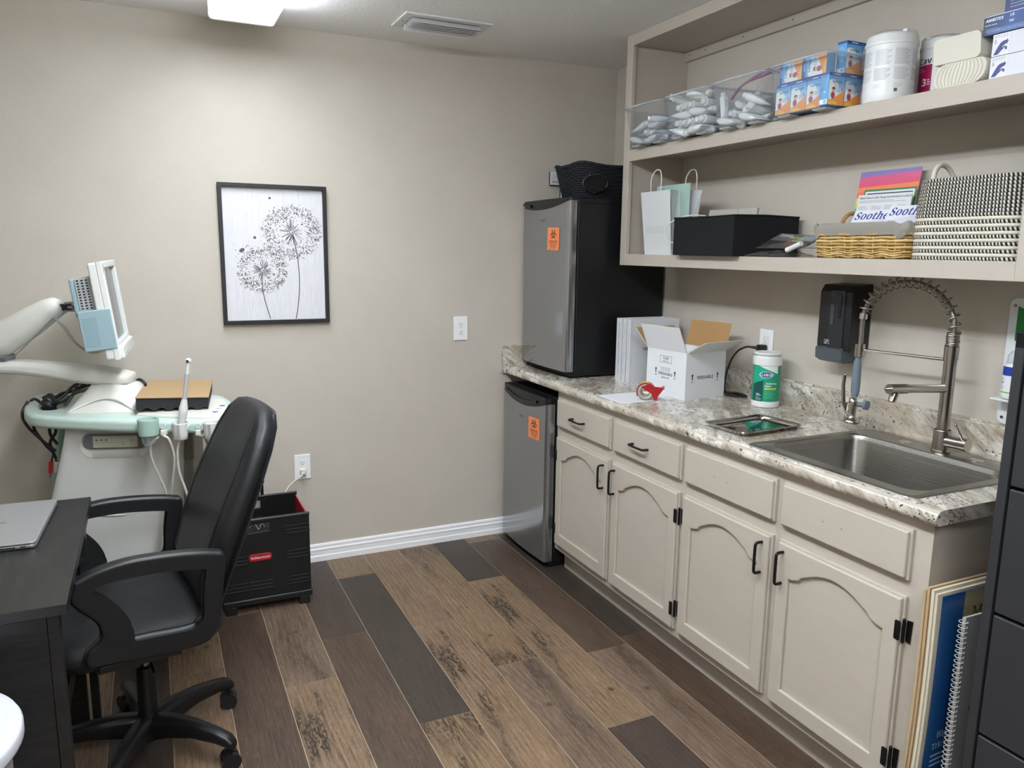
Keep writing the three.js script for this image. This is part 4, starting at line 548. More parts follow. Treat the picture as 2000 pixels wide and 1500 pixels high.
{ // black fabric bin with a folded bag
  const t = thing('fabric_bin', 'black fabric storage bin overhanging the lower shelf edge', 'bin', [0, Y1, 1.19], side), fb = M(0x090b10, 0.95, 0, { bumpMap: peelRep(8), bumpScale: 0.0006 });
  const w = 0.36, d0 = 0.03, d1 = 0.345, h = 0.148;
  mesh('front_wall', box(-w / 2, w / 2, 0, h, d1 - 0.006, d1, 0.002), fb, t); mesh('back_wall', box(-w / 2, w / 2, 0, h, d0, d0 + 0.006, 0.002), fb, t);
  for (const s of [-1, 1]) mesh('side_wall', box(s > 0 ? w / 2 - 0.006 : -w / 2, s > 0 ? w / 2 : -w / 2 + 0.006, 0, h, d0 + 0.006, d1 - 0.006, 0.002), fb, t);
  mesh('base', box(-w / 2 + 0.006, w / 2 - 0.006, 0, 0.006, d0 + 0.006, d1 - 0.006), fb, t);
  mesh('binding', tube([[-w / 2, h, d1], [0, h - 0.003, d1], [w / 2, h, d1], [w / 2, h + 0.003, (d0 + d1) / 2], [w / 2, h, d0], [0, h, d0], [-w / 2, h, d0], [-w / 2, h, (d0 + d1) / 2]], 0.003, 80, 6, true, 0.0), fb, t);
  const k = thing('folded_paper_bag', 'grey-white paper bag folded flat in the black fabric bin, rope handle hanging out', 'bag', [-0.195, Y1 + 0.010, 1.165], side);
  mesh('bag_body', at(box(-0.145, 0.135, 0, 0.175, -0.006, 0.006, 0.003), 0, 0, 0, R(-8)), M(0xb5afa6, 0.85), k);
  mesh('fold', at(box(-0.002, 0.0, 0.12, 0.1755, 0.0058, 0.0068), 0.03, 0, 0, R(-8)), M(0x97918a, 0.85), k);
  mesh('rope_handle', tube([[-0.12, 0.150, 0.02], [-0.165, 0.152, 0.055], [-0.205, 0.142, 0.085], [-0.248, 0.122, 0.10], [-0.272, 0.092, 0.105], [-0.262, 0.058, 0.108], [-0.225, 0.042, 0.11], [-0.192, 0.042, 0.112]], 0.0026, 48, 7), whiteRope, k);
}
{ // plastic packets
  const flyer = inkOn(320, 200, (g, w, h) => { g.fillStyle = '#5c5f63'; g.fillRect(0, 0, w, h); g.fillStyle = '#2c2d30'; g.fillRect(0, 120, w, 80); g.fillStyle = '#8f9aa3'; g.fillRect(190, 10, 110, 80); g.fillStyle = '#7a3a26'; g.fillRect(150, 130, 80, 60); txt(g, 'BODY', 165, 60, 40, '#c9c33f'); txt(g, 'ARM', 200, 105, 40, '#c9c33f'); g.fillStyle = '#d6d7d9'; g.fillRect(20, 20, 90, 8); g.fillRect(20, 40, 110, 8); }, 0.4);
  const packet = (label, pos, turn, w, d, h, sd) => { const t = thing('plastic_packet', label, 'packet', pos, turn, 'plastic packets on the lower shelf'); seed(sd); const N = 18, top = [], f = (u, v, s) => { const e = Math.max(0, (1 - Math.abs(2 * u - 1) ** 3) * (1 - Math.abs(2 * v - 1) ** 3)); return 0.003 + (s > 0 ? h * e * (0.6 + 0.7 * fbm(N2, u, v, 5, 4, 3)) + 0.006 * (fbm(N3, u, v, 9, 7, 2) - 0.5) * e : -0.001); }; for (let j = 0; j <= N; j++) { const r = []; for (let i = 0; i <= N; i++) r.push([(i / N - 0.5) * w, f(i / N, j / N, 1), (j / N - 0.5) * d]); top.push(r); } mesh('film', loft(top, false, false, 25, false), filmPlastic, t); mesh('insert', at(box(-w * 0.42, w * 0.42, 0, 0.0012, -d * 0.42, d * 0.42), 0, 0.004, 0, 0, 0.1), M(0x2c2e31, 0.5), t); return t; };
  packet('clear crumpled plastic packet with dark insert at the bottom, beside the wicker basket', [-0.245, Y1, 1.505], side, 0.24, 0.15, 0.022, 41);
  const p = packet('clear plastic packet holding a grey flyer with yellow lettering', [-0.225, Y1 + 0.027, 1.535], side + 0.12, 0.23, 0.16, 0.028, 42); p.rotation.set(0, side + 0.12, 0);
  mesh('flyer', at(box(-0.09, 0.09, -0.0006, 0.0006, -0.055, 0.055), 0.012, 0.030, 0.012, R(22), 0, R(-4)), M(0x4a4c50, 0.4), p); mesh('flyer_print', at(new THREE.PlaneGeometry(0.178, 0.108), 0.012, 0.0312, 0.0124, R(-90 + 22), 0, R(-4)), flyer, p);
  const t = thing('lip_balm_tube', 'small white capped tube lying on the plastic packet', 'tube', [-0.315, Y1 + 0.030, 1.625], 0); mesh('barrel', rod([0, 0, 0], [0.0, 0.016, 0.045], 0.0085, 14), M(0xd9dbdc, 0.4), t); mesh('cap', rod([0, -0.0004, -0.001], [0, -0.006, -0.018], 0.009, 14), M(0xe4e5e6, 0.35), t);
}
{ // wicker basket with cloth liner
  const t = thing('wicker_basket', 'natural wicker basket with grey cloth liner and looped handle', 'basket', [-0.165, Y1, 1.875], side), w = 0.335, d = 0.255;
  const cane = [M(0xc4a467, 0.6), M(0xb08d52, 0.6), M(0xd0b277, 0.6)], per = rrPts(w, d, 0.035, 5);
  const perC = new THREE.CatmullRomCurve3(per.map(([x, z]) => V(x, 0, z)), true, 'catmullrom', 0.1), n = 132, pts0 = perC.getSpacedPoints(n);
  const strand = (y, ph, amp, r, flare, wob) => { const o = []; for (let i = 0; i < n; i++) { const p = pts0[i], q = V(p.x, 0, p.z).normalize(), s = Math.sin((i + 0.5) * PI / 6 + ph), k = 1 + flare; o.push([p.x * k + q.x * amp * s, y + wob * Math.sin(i * 0.7), p.z * k + q.z * amp * s]); } return tube(o, r, n * 2, 6, true); };
  for (let i = 0; i < 5; i++) mesh('cane_strand', strand(0.034 + i * 0.0098, i % 2 ? PI : 0, 0.0042, 0.0046, 0.03 + i * 0.006, 0.0006), cane[i % 3], t);
  for (let i = 0; i < 4; i++) mesh('cane_strand', strand(0.006 + i * 0.0066, i % 2 ? PI : 0, 0.0035, 0.0032, 0.018 + i * 0.004, 0.0022), cane[(i + 1) % 3], t);
  for (let i = 0; i < 44; i++) { const p = pts0[i * 3]; mesh('cane_stake', rod([p.x * 1.008, 0.002, p.z * 1.008], [p.x * 1.05, 0.082, p.z * 1.05], 0.0026, 6), cane[i % 3], t); }
  mesh('base', box(-w / 2 + 0.01, w / 2 - 0.01, 0.001, 0.008, -d / 2 + 0.01, d / 2 - 0.01, 0.003), cane[1], t);
  const cl = M(0x8d8a81, 0.95, 0, { side: THREE.DoubleSide }), rg = []; const sag = (k, y, amp) => { const q = rrPts(w * k, d * k, 0.045, 8); return q.map(([x, z], i) => [x * (1 + amp * 0.012 * Math.sin(i * 2.1)), y + amp * 0.006 * Math.sin(i * 1.3 + x * 20), z * (1 + amp * 0.012 * Math.cos(i * 1.7))]); };
  mesh('cloth_liner', loft([sag(0.96, 0.02, 0.3), sag(1.03, 0.095, 0.6), sag(1.08, 0.107, 0.8), sag(1.12, 0.100, 0.9), sag(1.125, 0.085, 0.8), sag(1.105, 0.074, 1.2), sag(1.10, 0.066, 1.4)], true, false, 60), cl, t);
  const hp = []; for (let i = 0; i <= 60; i++) { const a = PI * i / 60, tw = i * 0.9; hp.push([-0.155 + 0.052 * -Math.cos(a) * 0 + 0.0035 * Math.cos(tw), 0.085 + 0.062 * Math.sin(a) + 0.0025 * Math.sin(tw), -0.02 + 0.052 * -Math.cos(a)]); }
  mesh('handle', [tube(hp, 0.0048, 120, 7), tube(hp.map(([x, y, z], i) => [x - 2 * 0.0035 * Math.cos(i * 0.9), y - 2 * 0.0025 * Math.sin(i * 0.9), z]), 0.0048, 120, 7)], M(0xa07a48, 0.65), t);
}
{ // leaflets
  const card = (name, label, w, h, pos, lean, yaw, fn, back = 0xd8dadd, cat = 'leaflet') => { const t = thing(name, label, cat, pos, side + yaw); const k = new THREE.Group(); const m = mesh('card', box(-w / 2, w / 2, 0, h, -0.0008, 0, 0), M(back, 0.6), t); const f = mesh('print', sheet(w, h, 0, h / 2, 0.0003), inkOn(Math.round(w * 2400), Math.round(h * 2400), fn, 0.45), t); m.rotation.x = f.rotation.x = -lean; return t; };
  card('rainbow_folder', 'rainbow striped folder leaning on the wall behind the wicker basket', 0.235, 0.285, [-0.075, Y1 + 0.010, 1.757], R(9), 0, (g, w, h) => { const c = ['#8a7db8', '#d9608f', '#e05a7a', '#f08a5a', '#ef6f5e', '#e9d85a', '#cfd861', '#5bb9a8', '#4a8fc0', '#8a7db8', '#d9486e', '#e05a7a', '#f08a5a', '#e05a7a', '#e9d85a', '#5bb9a8']; c.forEach((q, i) => { g.fillStyle = q; g.beginPath(); g.moveTo(0, h * i / 16); g.lineTo(w, h * (i - 0.4) / 16); g.lineTo(w, h); g.lineTo(0, h); g.fill(); }); });
  card('green_leaflet', 'green and navy leaflet in front of the rainbow folder', 0.20, 0.22, [-0.100, Y1 + 0.010, 1.790], R(9), 0, (g, w, h) => { g.fillStyle = '#2f7d45'; g.fillRect(0, 0, w, h); g.fillStyle = '#e2e6e8'; g.fillRect(14, 14, w - 28, h); g.fillStyle = '#1f2f55'; g.fillRect(30, 30, w - 60, 120); txt(g, 'Vaccines', w * 0.62, 100, 44, '#c9d6ea'); });
  card('sleep_handout', 'white handout headed What Does A Safe Sleep Environment', 0.205, 0.20, [-0.124, Y1 + 0.010, 1.800], R(7), 0, (g, w, h) => { g.fillStyle = '#dfe1e3'; g.fillRect(0, 0, w, h); txt(g, 'What Does A Safe Sleep Environment Look Like?', 14, 26, 24, '#3b3d42', 'sans-serif', 'bold', 'left', 0.92); lines(g, 14, 48, w - 60, 2, 11, 4, '#9da1a6'); for (let i = 0; i < 4; i++) { lines(g, 14 + i * 122, 92, 96, 4, 11, 4, '#a5a8ac'); g.fillStyle = i % 2 ? '#8a8d92' : '#3b3d40'; g.fillRect(40 + i * 122, 170, 26, 22); } lines(g, 14, 215, w - 60, 8, 14, 4, '#c0c3c6'); });
  const so = (sub) => (g, w, h) => { g.fillStyle = '#d3d6de'; g.fillRect(0, 0, w, h); g.fillStyle = '#e3e5ea'; g.beginPath(); g.moveTo(0, 0); g.lineTo(w, 0); g.lineTo(w, 60); g.lineTo(0, 120); g.fill(); txt(g, 'Soothe', 14, 46, 88, '#2b3690', 'serif', 'italic bold', 'left'); if (sub) { txt(g, 'Your', 30, 125, 30, '#3c3f48', 'sans-serif', 'normal', 'left'); txt(g, "Baby's", 22, 160, 30, '#3c3f48', 'sans-serif', 'normal', 'left'); } else { g.fillStyle = '#2b2d33'; g.beginPath(); g.ellipse(190, 150, 46, 26, -0.3, 0, 2 * PI); g.fill(); g.fillStyle = '#9ab89a'; g.fillRect(0, 170, w, 80); } };
  card('soother_packet', 'shiny packet lettered Soothe leaning in the wicker basket', 0.155, 0.115, [-0.205, Y1 + 0.050, 1.818], R(26), 0.02, so(false), 0xc9ccd4, 'packet');
  card('soother_packet', 'shiny packet lettered So with small print, beside the rope basket', 0.155, 0.12, [-0.226, Y1 + 0.053, 1.962], R(25), -0.03, so(true), 0xc9ccd4, 'packet');
}
{ // coiled rope basket
  const t = thing('rope_basket', 'black and white coiled rope basket with cream stripes and loop handle', 'basket', [-0.163, Y1, 2.208], side);
  const tw = canvasTex(64, 64, (g) => { g.fillStyle = '#22242a'; g.fillRect(0, 0, 64, 64); g.fillStyle = '#cfc9ba'; for (let k = -1; k < 2; k++) { g.beginPath(); g.moveTo(k * 64, 0); g.lineTo(k * 64 + 30, 0); g.lineTo(k * 64 + 64 + 30, 64); g.lineTo(k * 64 + 64, 64); g.fill(); } });
  tw.wrapS = tw.wrapT = THREE.RepeatWrapping; tw.repeat.set(112, 1);
  const mixed = M(0xffffff, 0.9, 0, { map: tw }), cream = M(0xd8d2c1, 0.9), n = 23, hh = 0.222, pitch = hh / n;
  for (let i = 0; i < n; i++) { const k = 1 - 0.035 * (i / n) + 0.02 * Math.sin(PI * i / n), low = i < 13 && i % 2 === 1; mesh('rope_coil', tube([...rrPts(0.338 * k, 0.262 * k, 0.075, 6).slice(18), ...rrPts(0.338 * k, 0.262 * k, 0.075, 6).slice(0, 18)].map(([x, z]) => [x, pitch * (i + 0.5), z]), pitch * 0.56, 110, 7, true, 0.5), low ? cream : mixed, t); }
  mesh('base', loft([ring(0.001, 0.33, 0.25, 0.07), ring(0.006, 0.33, 0.25, 0.07)]), M(0x4a4a4c, 0.9), t);
  const ha = []; for (let i = 0; i <= 20; i++) { const a = PI * i / 20; ha.push([-0.150 - 0.012 * Math.sin(a), hh - 0.012 + 0.062 * Math.sin(a), 0.005 - 0.048 * Math.cos(a)]); }
  mesh('handle', tube(ha, 0.0072, 48, 9), cream, t);
}
{ // black wicker basket on the fridge
  const t = thing('dark_wicker_basket', 'black woven basket with oval wire handle hole on top of the fridge', 'basket', [-0.272, 1.7492, 0.285]);
  const nv = M(0x11141c, 0.75), rows = 15, n = 96;
  const P = (v, i) => { const a = 2 * PI * i / n, k = 0.80 + 0.20 * v, sq = (c) => Math.sign(c) * Math.abs(c) ** 0.55, x = 0.192 * k * sq(Math.cos(a)), z = 0.145 * k * sq(Math.sin(a)), corner = Math.min(1, (Math.abs(Math.cos(a) * Math.sin(a)) * 2)); return [x, 0.004 + v * (0.148 + 0.014 * corner ** 1.5), z]; };
  for (let r = 0; r <= rows; r++) { const v = r / rows, pts = []; for (let i = 0; i < n; i++) { const p = P(v, i), l = Math.hypot(p[0], p[2]), s = 0.0022 * Math.sin(i * PI / 2 + r * PI); pts.push([p[0] * (1 + s / l), p[1], p[2] * (1 + s / l)]); } mesh(r === rows ? 'rim_braid' : 'woven_strand', tube(pts, r === rows ? 0.009 : 0.0066, n * 2, 6, true), nv, t); }
  mesh('base', loft([ring(0.001, 0.30, 0.21, 0.05), ring(0.006, 0.30, 0.21, 0.05)]), nv, t);
  const wire = M(0x8f8a80, 0.35, 0.9), ov = []; for (let i = 0; i < 24; i++) { const a = 2 * PI * i / 24; ov.push([0.066 * Math.cos(a) - 0.105, 0.072 + 0.040 * Math.sin(a), 0.139 + 0.02 * (0.068 + 0.034 * Math.sin(a)) / 0.1]); }
  mesh('handle_hole', at(ext(rrShape(0.124, 0.074, 0.036, 8), 0.004), -0.105, 0.072, 0.1445, R(-12)), M(0x06070a, 0.9), t);
  mesh('wire_ring', tube(ov, 0.0014, 72, 6, true), wire, t);
  mesh('wire_tie', [0, 8, 12, 18].map((i) => new THREE.SphereGeometry(0.0042, 8, 6).translate(...ov[i])), wire, t);
}
{ // two small wall sensors
  const sensor = (label, pos, w, h) => { const t = thing('wall_sensor', label, 'sensor', pos); mesh('case', box(-w / 2, w / 2, -h / 2, h / 2, 0, 0.016, 0.002), M(0x4a4c4e, 0.5), t); mesh('face', box(-w / 2 + 0.0004, w / 2 - 0.0004, -h / 2 + 0.003, h / 2 - 0.0004, 0.0155, 0.019, 0.001), whitePlastic, t); mesh('face_print', sheet(w - 0.006, h - 0.012, 0, 0.002, 0.0193), inkOn(120, 120, (g) => { g.fillStyle = '#dfe0e2'; g.fillRect(0, 0, 120, 120); g.strokeStyle = '#b9bcc4'; g.lineWidth = 4; g.beginPath(); g.arc(45, 38, 15, 0, 2 * PI); g.stroke(); g.strokeRect(66, 28, 26, 20); lines(g, 14, 88, 90, 2, 13, 7, '#8a8c92'); }, 0.5), t); };
  sensor('small white square sensor on the wall left of the black basket', [-0.362, 1.874, 0], 0.062, 0.068); sensor('small white sensor half hidden behind the black basket', [-0.30, 1.80, 0], 0.06, 0.085);
}
{ // framed print
  const t = thing('framed_print', 'black framed dandelion print in greys on the back wall', 'picture', [-1.771, 1.4744, 0]), w = 0.463, h = 0.612;
  const sh = poly([[-w / 2, -h / 2], [w / 2, -h / 2], [w / 2, h / 2], [-w / 2, h / 2]]), b = 0.0165; sh.holes.push(new THREE.Path([[-w / 2 + b, -h / 2 + b], [w / 2 - b, -h / 2 + b], [w / 2 - b, h / 2 - b], [-w / 2 + b, h / 2 - b]].map((q) => new THREE.Vector2(...q))));
  mesh('frame', ext(sh, 0.026, 0.0012, 1).translate(0, 0, 0.001), M(0x1b1b1c, 0.5), t);
  mesh('backing', box(-w / 2 + 0.004, w / 2 - 0.004, -h / 2 + 0.004, h / 2 - 0.004, 0.001, 0.005), M(0x333333, 0.9), t);
  const art = inkOn(900, 1200, (g, W, Hh) => {
    g.fillStyle = '#dedde1'; g.fillRect(0, 0, W, Hh); seed(77);
    for (let i = 0; i < 2600; i++) { const v = rnd(), c = v < 0.5 ? 255 : 185; g.fillStyle = `rgba(${c},${c},${c + 3},${rnd(0.05, 0.22)})`; g.fillRect(rnd(0, W), rnd(-50, Hh), rnd(1, 5), rnd(30, 160)); }
    const head = (cx, cy, r, n, stem, sk) => {
      g.strokeStyle = '#2c2a2c'; g.lineCap = 'round'; g.lineWidth = 7; g.beginPath(); g.moveTo(cx, cy); g.bezierCurveTo(...stem); g.stroke();
      for (let i = 0; i < n; i++) { const a = rnd(0, 2 * PI), q = 0.42 + 0.58 * Math.sqrt(rnd()) + 0.10 * rnd(-1, 1), x = cx + r * q * Math.cos(a), y = cy + r * 0.92 * q * Math.sin(a), s = rnd(2, 8), d = rnd(); g.fillStyle = d < 0.55 ? '#302e30' : d < 0.85 ? '#8e8889' : '#a4948a'; if (rnd() < 0.35) { g.beginPath(); g.arc(x, y, s * 0.7, 0, 2 * PI); g.fill(); } else { g.strokeStyle = g.fillStyle; g.lineWidth = rnd(1.5, 5); const b2 = a + rnd(-1.4, 1.4); g.beginPath(); g.moveTo(x, y); g.quadraticCurveTo(x + 10 * Math.cos(b2 + 0.7), y + 10 * Math.sin(b2 + 0.7), x + 17 * Math.cos(b2), y + 17 * Math.sin(b2)); g.stroke(); } }
      for (let i = 0; i < 60; i++) { const a = rnd(0, 2 * PI), q0 = rnd(0.08, 0.16), q1 = rnd(0.22, 0.48); g.strokeStyle = rnd() < 0.5 ? '#353335' : '#7d7779'; g.lineWidth = rnd(1.5, 6); g.beginPath(); g.moveTo(cx + r * q0 * Math.cos(a), cy + r * q0 * Math.sin(a)); g.lineTo(cx + r * q1 * Math.cos(a), cy + r * q1 * Math.sin(a)); g.stroke(); }
      g.fillStyle = '#e4e3e6'; g.beginPath(); g.arc(cx, cy, 20, 0, 2 * PI); g.fill(); g.strokeStyle = '#2c2a2c'; g.lineWidth = 5; g.stroke(); g.fillStyle = '#6f6a6c'; g.beginPath(); g.arc(cx + 3, cy + 2, 9, 0, 2 * PI); g.fill(); };
    head(610, 390, 255, 900, [650, 560, 700, 820, 620, 1190], 0); head(335, 740, 215, 700, [300, 900, 350, 1050, 385, 1185], 0);
    for (let i = 0; i < 240; i++) { g.fillStyle = rnd() < 0.5 ? 'rgba(60,58,60,0.75)' : 'rgba(150,146,148,0.6)'; g.beginPath(); g.arc(rnd(60, 520), rnd(480, 900), rnd(1, 5), 0, 2 * PI); g.fill(); }
    g.fillStyle = '#58565a'; g.beginPath(); g.ellipse(158, 560, 26, 17, -0.6, 0, 2 * PI); g.fill(); g.beginPath(); g.arc(420, 90, 11, 0, 2 * PI); g.fill(); g.beginPath(); g.arc(275, 445, 13, 0, 2 * PI); g.fill();
  }, 0.55);
  mesh('print', sheet(w - 2 * b + 0.004, h - 2 * b + 0.004, 0, 0, 0.0075), art, t);
}
// ---------------------------------------------------------------- filing cabinet and charts beside the counter
{
  const t = thing('filing_cabinet', 'dark grey metal filing cabinet at the end of the counter', 'filing cabinet', [-0.699, 0, 2.642], side), gm = M(0x2b2c2f, 0.5), W = 0.46, top = 1.361;
  mesh('case', [box(0, 0.02, 0, top, -0.65, 0, 0.002), box(W - 0.02, W, 0, top, -0.65, 0, 0.002), box(0.0, W, top - 0.034, top, -0.65, 0.0, 0.002), box(0.02, W - 0.02, 0, 0.07, -0.65, 0, 0.002), box(0.02, W - 0.02, 0.07, top - 0.034, -0.65, -0.05)], gm, t);
  for (const [y0, y1] of [[1.042, 1.320], [0.762, 1.035], [0.479, 0.755], [0.078, 0.472]]) { const d = mesh('drawer', box(0.0235, W - 0.0235, y0, y1, -0.05, -0.003, 0.003), gm, t); mesh('handle', [ext([[0.15, y1 - 0.07], [0.31, y1 - 0.07], [0.31, y1 - 0.045], [0.15, y1 - 0.045]], 0.014, 0.004).translate(0, 0, -0.003)], M(0x8f9194, 0.3, 0.8), d); mesh('label_holder', box(0.19, 0.27, y1 - 0.115, y1 - 0.08, -0.004, 0.0, 0.001), M(0x9a9c9f, 0.35, 0.7), d); }
}
{
  const t = thing('flip_chart_book', 'large blue covered chart book with tan page edges, standing beside the sink cabinet', 'book', [-0.655, 0, 2.4565], R(-0.4));
  const lean = (x, y, z) => [x, y, z + 0.016 * (y / 0.74) + 0.010 * Math.exp(-x * 14) * Math.sin(y * 4.2)];
  const pg = M(0xb59c78, 0.9), cream = M(0xcfc6b0, 0.9);
  for (let i = 0; i < 5; i++) mesh('page_block', warp(new THREE.BoxGeometry(0.56, 0.722 + (i % 2) * 0.008, 0.0066, 10, 12, 1).translate(0.28 + 0.004 * (i % 3), 0.363 + (i % 2) * 0.004, 0.0035 + i * 0.0072), lean), i < 3 ? pg : cream, t);
  mesh('cover', warp(new THREE.BoxGeometry(0.55, 0.715, 0.0016, 10, 12, 1).translate(0.295, 0.3595, 0.0378), lean), M(0x14497f, 0.35), t);
  const pr = new THREE.PlaneGeometry(0.55, 0.715, 10, 12).translate(0.295, 0.3595, 0.0390); warp(pr, lean);
  mesh('cover_print', pr, inkOn(824, 1072, (g, w, h) => { g.fillStyle = '#174f8a'; g.fillRect(0, 0, w, h); g.fillStyle = '#a99c7c'; g.fillRect(120, 0, w, 150); txt(g, 'Medical Chart', 170, 92, 66, '#2a2620', 'serif', 'normal', 'left'); txt(g, 'High Low', 60, 560, 34, '#d6dde6', 'serif', 'normal', 'left'); txt(g, 'Trickle chart', 40, 605, 34, '#d6dde6', 'serif', 'normal', 'left'); lines(g, 40, 640, 130, 3, 20, 8, '#aebbd0'); }, 0.3), t);
}
{
  const t = thing('spiral_calendar', 'white spiral-bound calendar with navy lettering, leaning by the filing cabinet', 'calendar', [-0.603, 0, 2.534], R(-0.8)), wire = M(0xd9d9d6, 0.4);
  mesh('pages', box(0.012, 0.50, 0, 0.668, 0, 0.010, 0.001), M(0xb9b4a8, 0.85), t);
  mesh('cover', box(0.008, 0.50, 0, 0.672, 0.0104, 0.0116), M(0xb2b2b2, 0.5), t);
  mesh('cover_print', sheet(0.49, 0.67, 0.255, 0.336, 0.0119), inkOn(735, 1005, (g, w, h) => { g.fillStyle = '#b9babb'; g.fillRect(0, 0, w, h); g.fillStyle = '#1d3f8a'; g.beginPath(); g.moveTo(70, 360); g.lineTo(110, 350); g.lineTo(150, 560); g.lineTo(140, 600); g.fill(); g.strokeStyle = '#1d3f8a'; g.lineWidth = 16; g.beginPath(); g.arc(150, 720, 90, PI * 0.6, PI * 1.4); g.stroke(); g.fillStyle = '#b33a55'; g.beginPath(); g.ellipse(170, 760, 50, 70, 0, 0, 2 * PI); g.fill(); }, 0.45), t);
  for (let i = 0; i < 52; i++) mesh('spiral_ring', at(new THREE.TorusGeometry(0.0095, 0.00115, 5, 14), 0.008, 0.012 + i * 0.0127, 0.006, PI / 2, 0, 0).rotateZ(0), wire, t);
}
// ---------------------------------------------------------------- desk and laptop
{
  const wood = dataTex(512, 512, (u, v) => { const n = fbm(N1, u, v, 10, 90, 3), k = 25 + 9 * st(0.35, 0.7, n); return [k * 1.02, k, k * 1.0]; }); wood.repeat.set(1.6, 1.6);
  const bw = M(0xffffff, 0.36, 0, { map: wood, bumpMap: wood, bumpScale: 0.0002 }), t = thing('desk', 'black wood-grain desk with the laptop on it', 'desk');
  const L = -3.72;
  mesh('desktop', uvBox(box(L, -2.492, 0.719, 0.745, 1.012, 1.803, 0.002)), bw, t);
  mesh('modesty_panel', uvBox(box(L + 0.05, -2.536, 0.0, 0.7185, 1.762, 1.780)), bw, t);
  for (const z of [[1.735, 1.780], [0.992 + 0.03, 1.062]]) mesh('leg', uvBox(box(-2.534, -2.512, 0, 0.7185, ...z)), bw, t);
  mesh('leg', uvBox(box(-2.60, -2.545, 0, 0.7185, 1.025, 1.055)), bw, t);
  for (const [y0, y1] of [[0.65, 0.7185], [0.30, 0.36]]) mesh('end_rail', uvBox(box(-2.562, -2.546, y0, y1, 1.063, 1.734)), bw, t);
  mesh('lower_shelf', uvBox(box(-2.90, -2.565, 0.31, 0.328, 1.20, 1.755)), bw, t);
  for (const z of [1.022, 1.735]) mesh('leg', uvBox(box(L + 0.02, L + 0.045, 0, 0.7185, z, z + 0.045)), bw, t);
}
{
  const t = thing('laptop', 'closed silver laptop on the black desk', 'laptop', [-2.583, 0.7455, 1.24], R(-2.5)), al = M(0xb4b6b8, 0.35, 0.85);
  mesh('base', ext(rrShape(0.24, 0.362, 0.012, 5), 0.010, 0.003, 2).rotateX(PI / 2).translate(-0.12, 0.0112, 0), al, t);
  mesh('lid', ext(rrShape(0.24, 0.362, 0.012, 5), 0.0062, 0.002, 2).rotateX(PI / 2).translate(-0.12, 0.0180, 0), M(0xc2c4c6, 0.38, 0.8), t);
  mesh('foot', [box(-0.22, -0.02, 0, 0.0014, -0.15, -0.14), box(-0.22, -0.02, 0, 0.0014, 0.14, 0.15)], blackMatte, t);
  mesh('port', [box(-0.085, -0.045, 0.0045, 0.0085, 0.1800, 0.1813, 0.0005), box(-0.035, -0.022, 0.005, 0.0085, 0.1800, 0.1813, 0.0005)], darkHole, t);
  mesh('port', at(cyl(0.003, 0.003, -0.0006, 0.0008, 0, 0, 12), -0.102, 0.0065, 0.1808, PI / 2), darkHole, t);
  mesh('logo', box(-0.150, -0.096, 0.0180, 0.0183, -0.002, 0.002), M(0x8d8f92, 0.25, 0.9), t);
}
// ---------------------------------------------------------------- white bin at the lower left
{
  const t = thing('waste_bin', 'round white plastic bin beside the black desk', 'bin', [-2.755, 0, 2.07]), wp = M(0xc2c3c9, 0.3);
  mesh('tub', lathe([[0, 0], [0.15, 0], [0.155, 0.006], [0.185, 0.6], [0.188, 0.615]], 56), wp, t);
  mesh('lid', lathe([[0.188, 0.605], [0.203, 0.606], [0.206, 0.612], [0.206, 0.630], [0.202, 0.638], [0.187, 0.642], [0.178, 0.637], [0.168, 0.640], [0.10, 0.654], [0, 0.660]], 64), wp, t);
  const pr = []; for (let i = 0; i <= 30; i++) { const a = R(-60 + 110 * i / 30); pr.push([0.158 * Math.cos(a), 0.6430, 0.158 * Math.sin(a)]); }
  mesh('printed_line', tube(pr, 0.0009, 60, 5), M(0x7a70b0, 0.5), t);
}
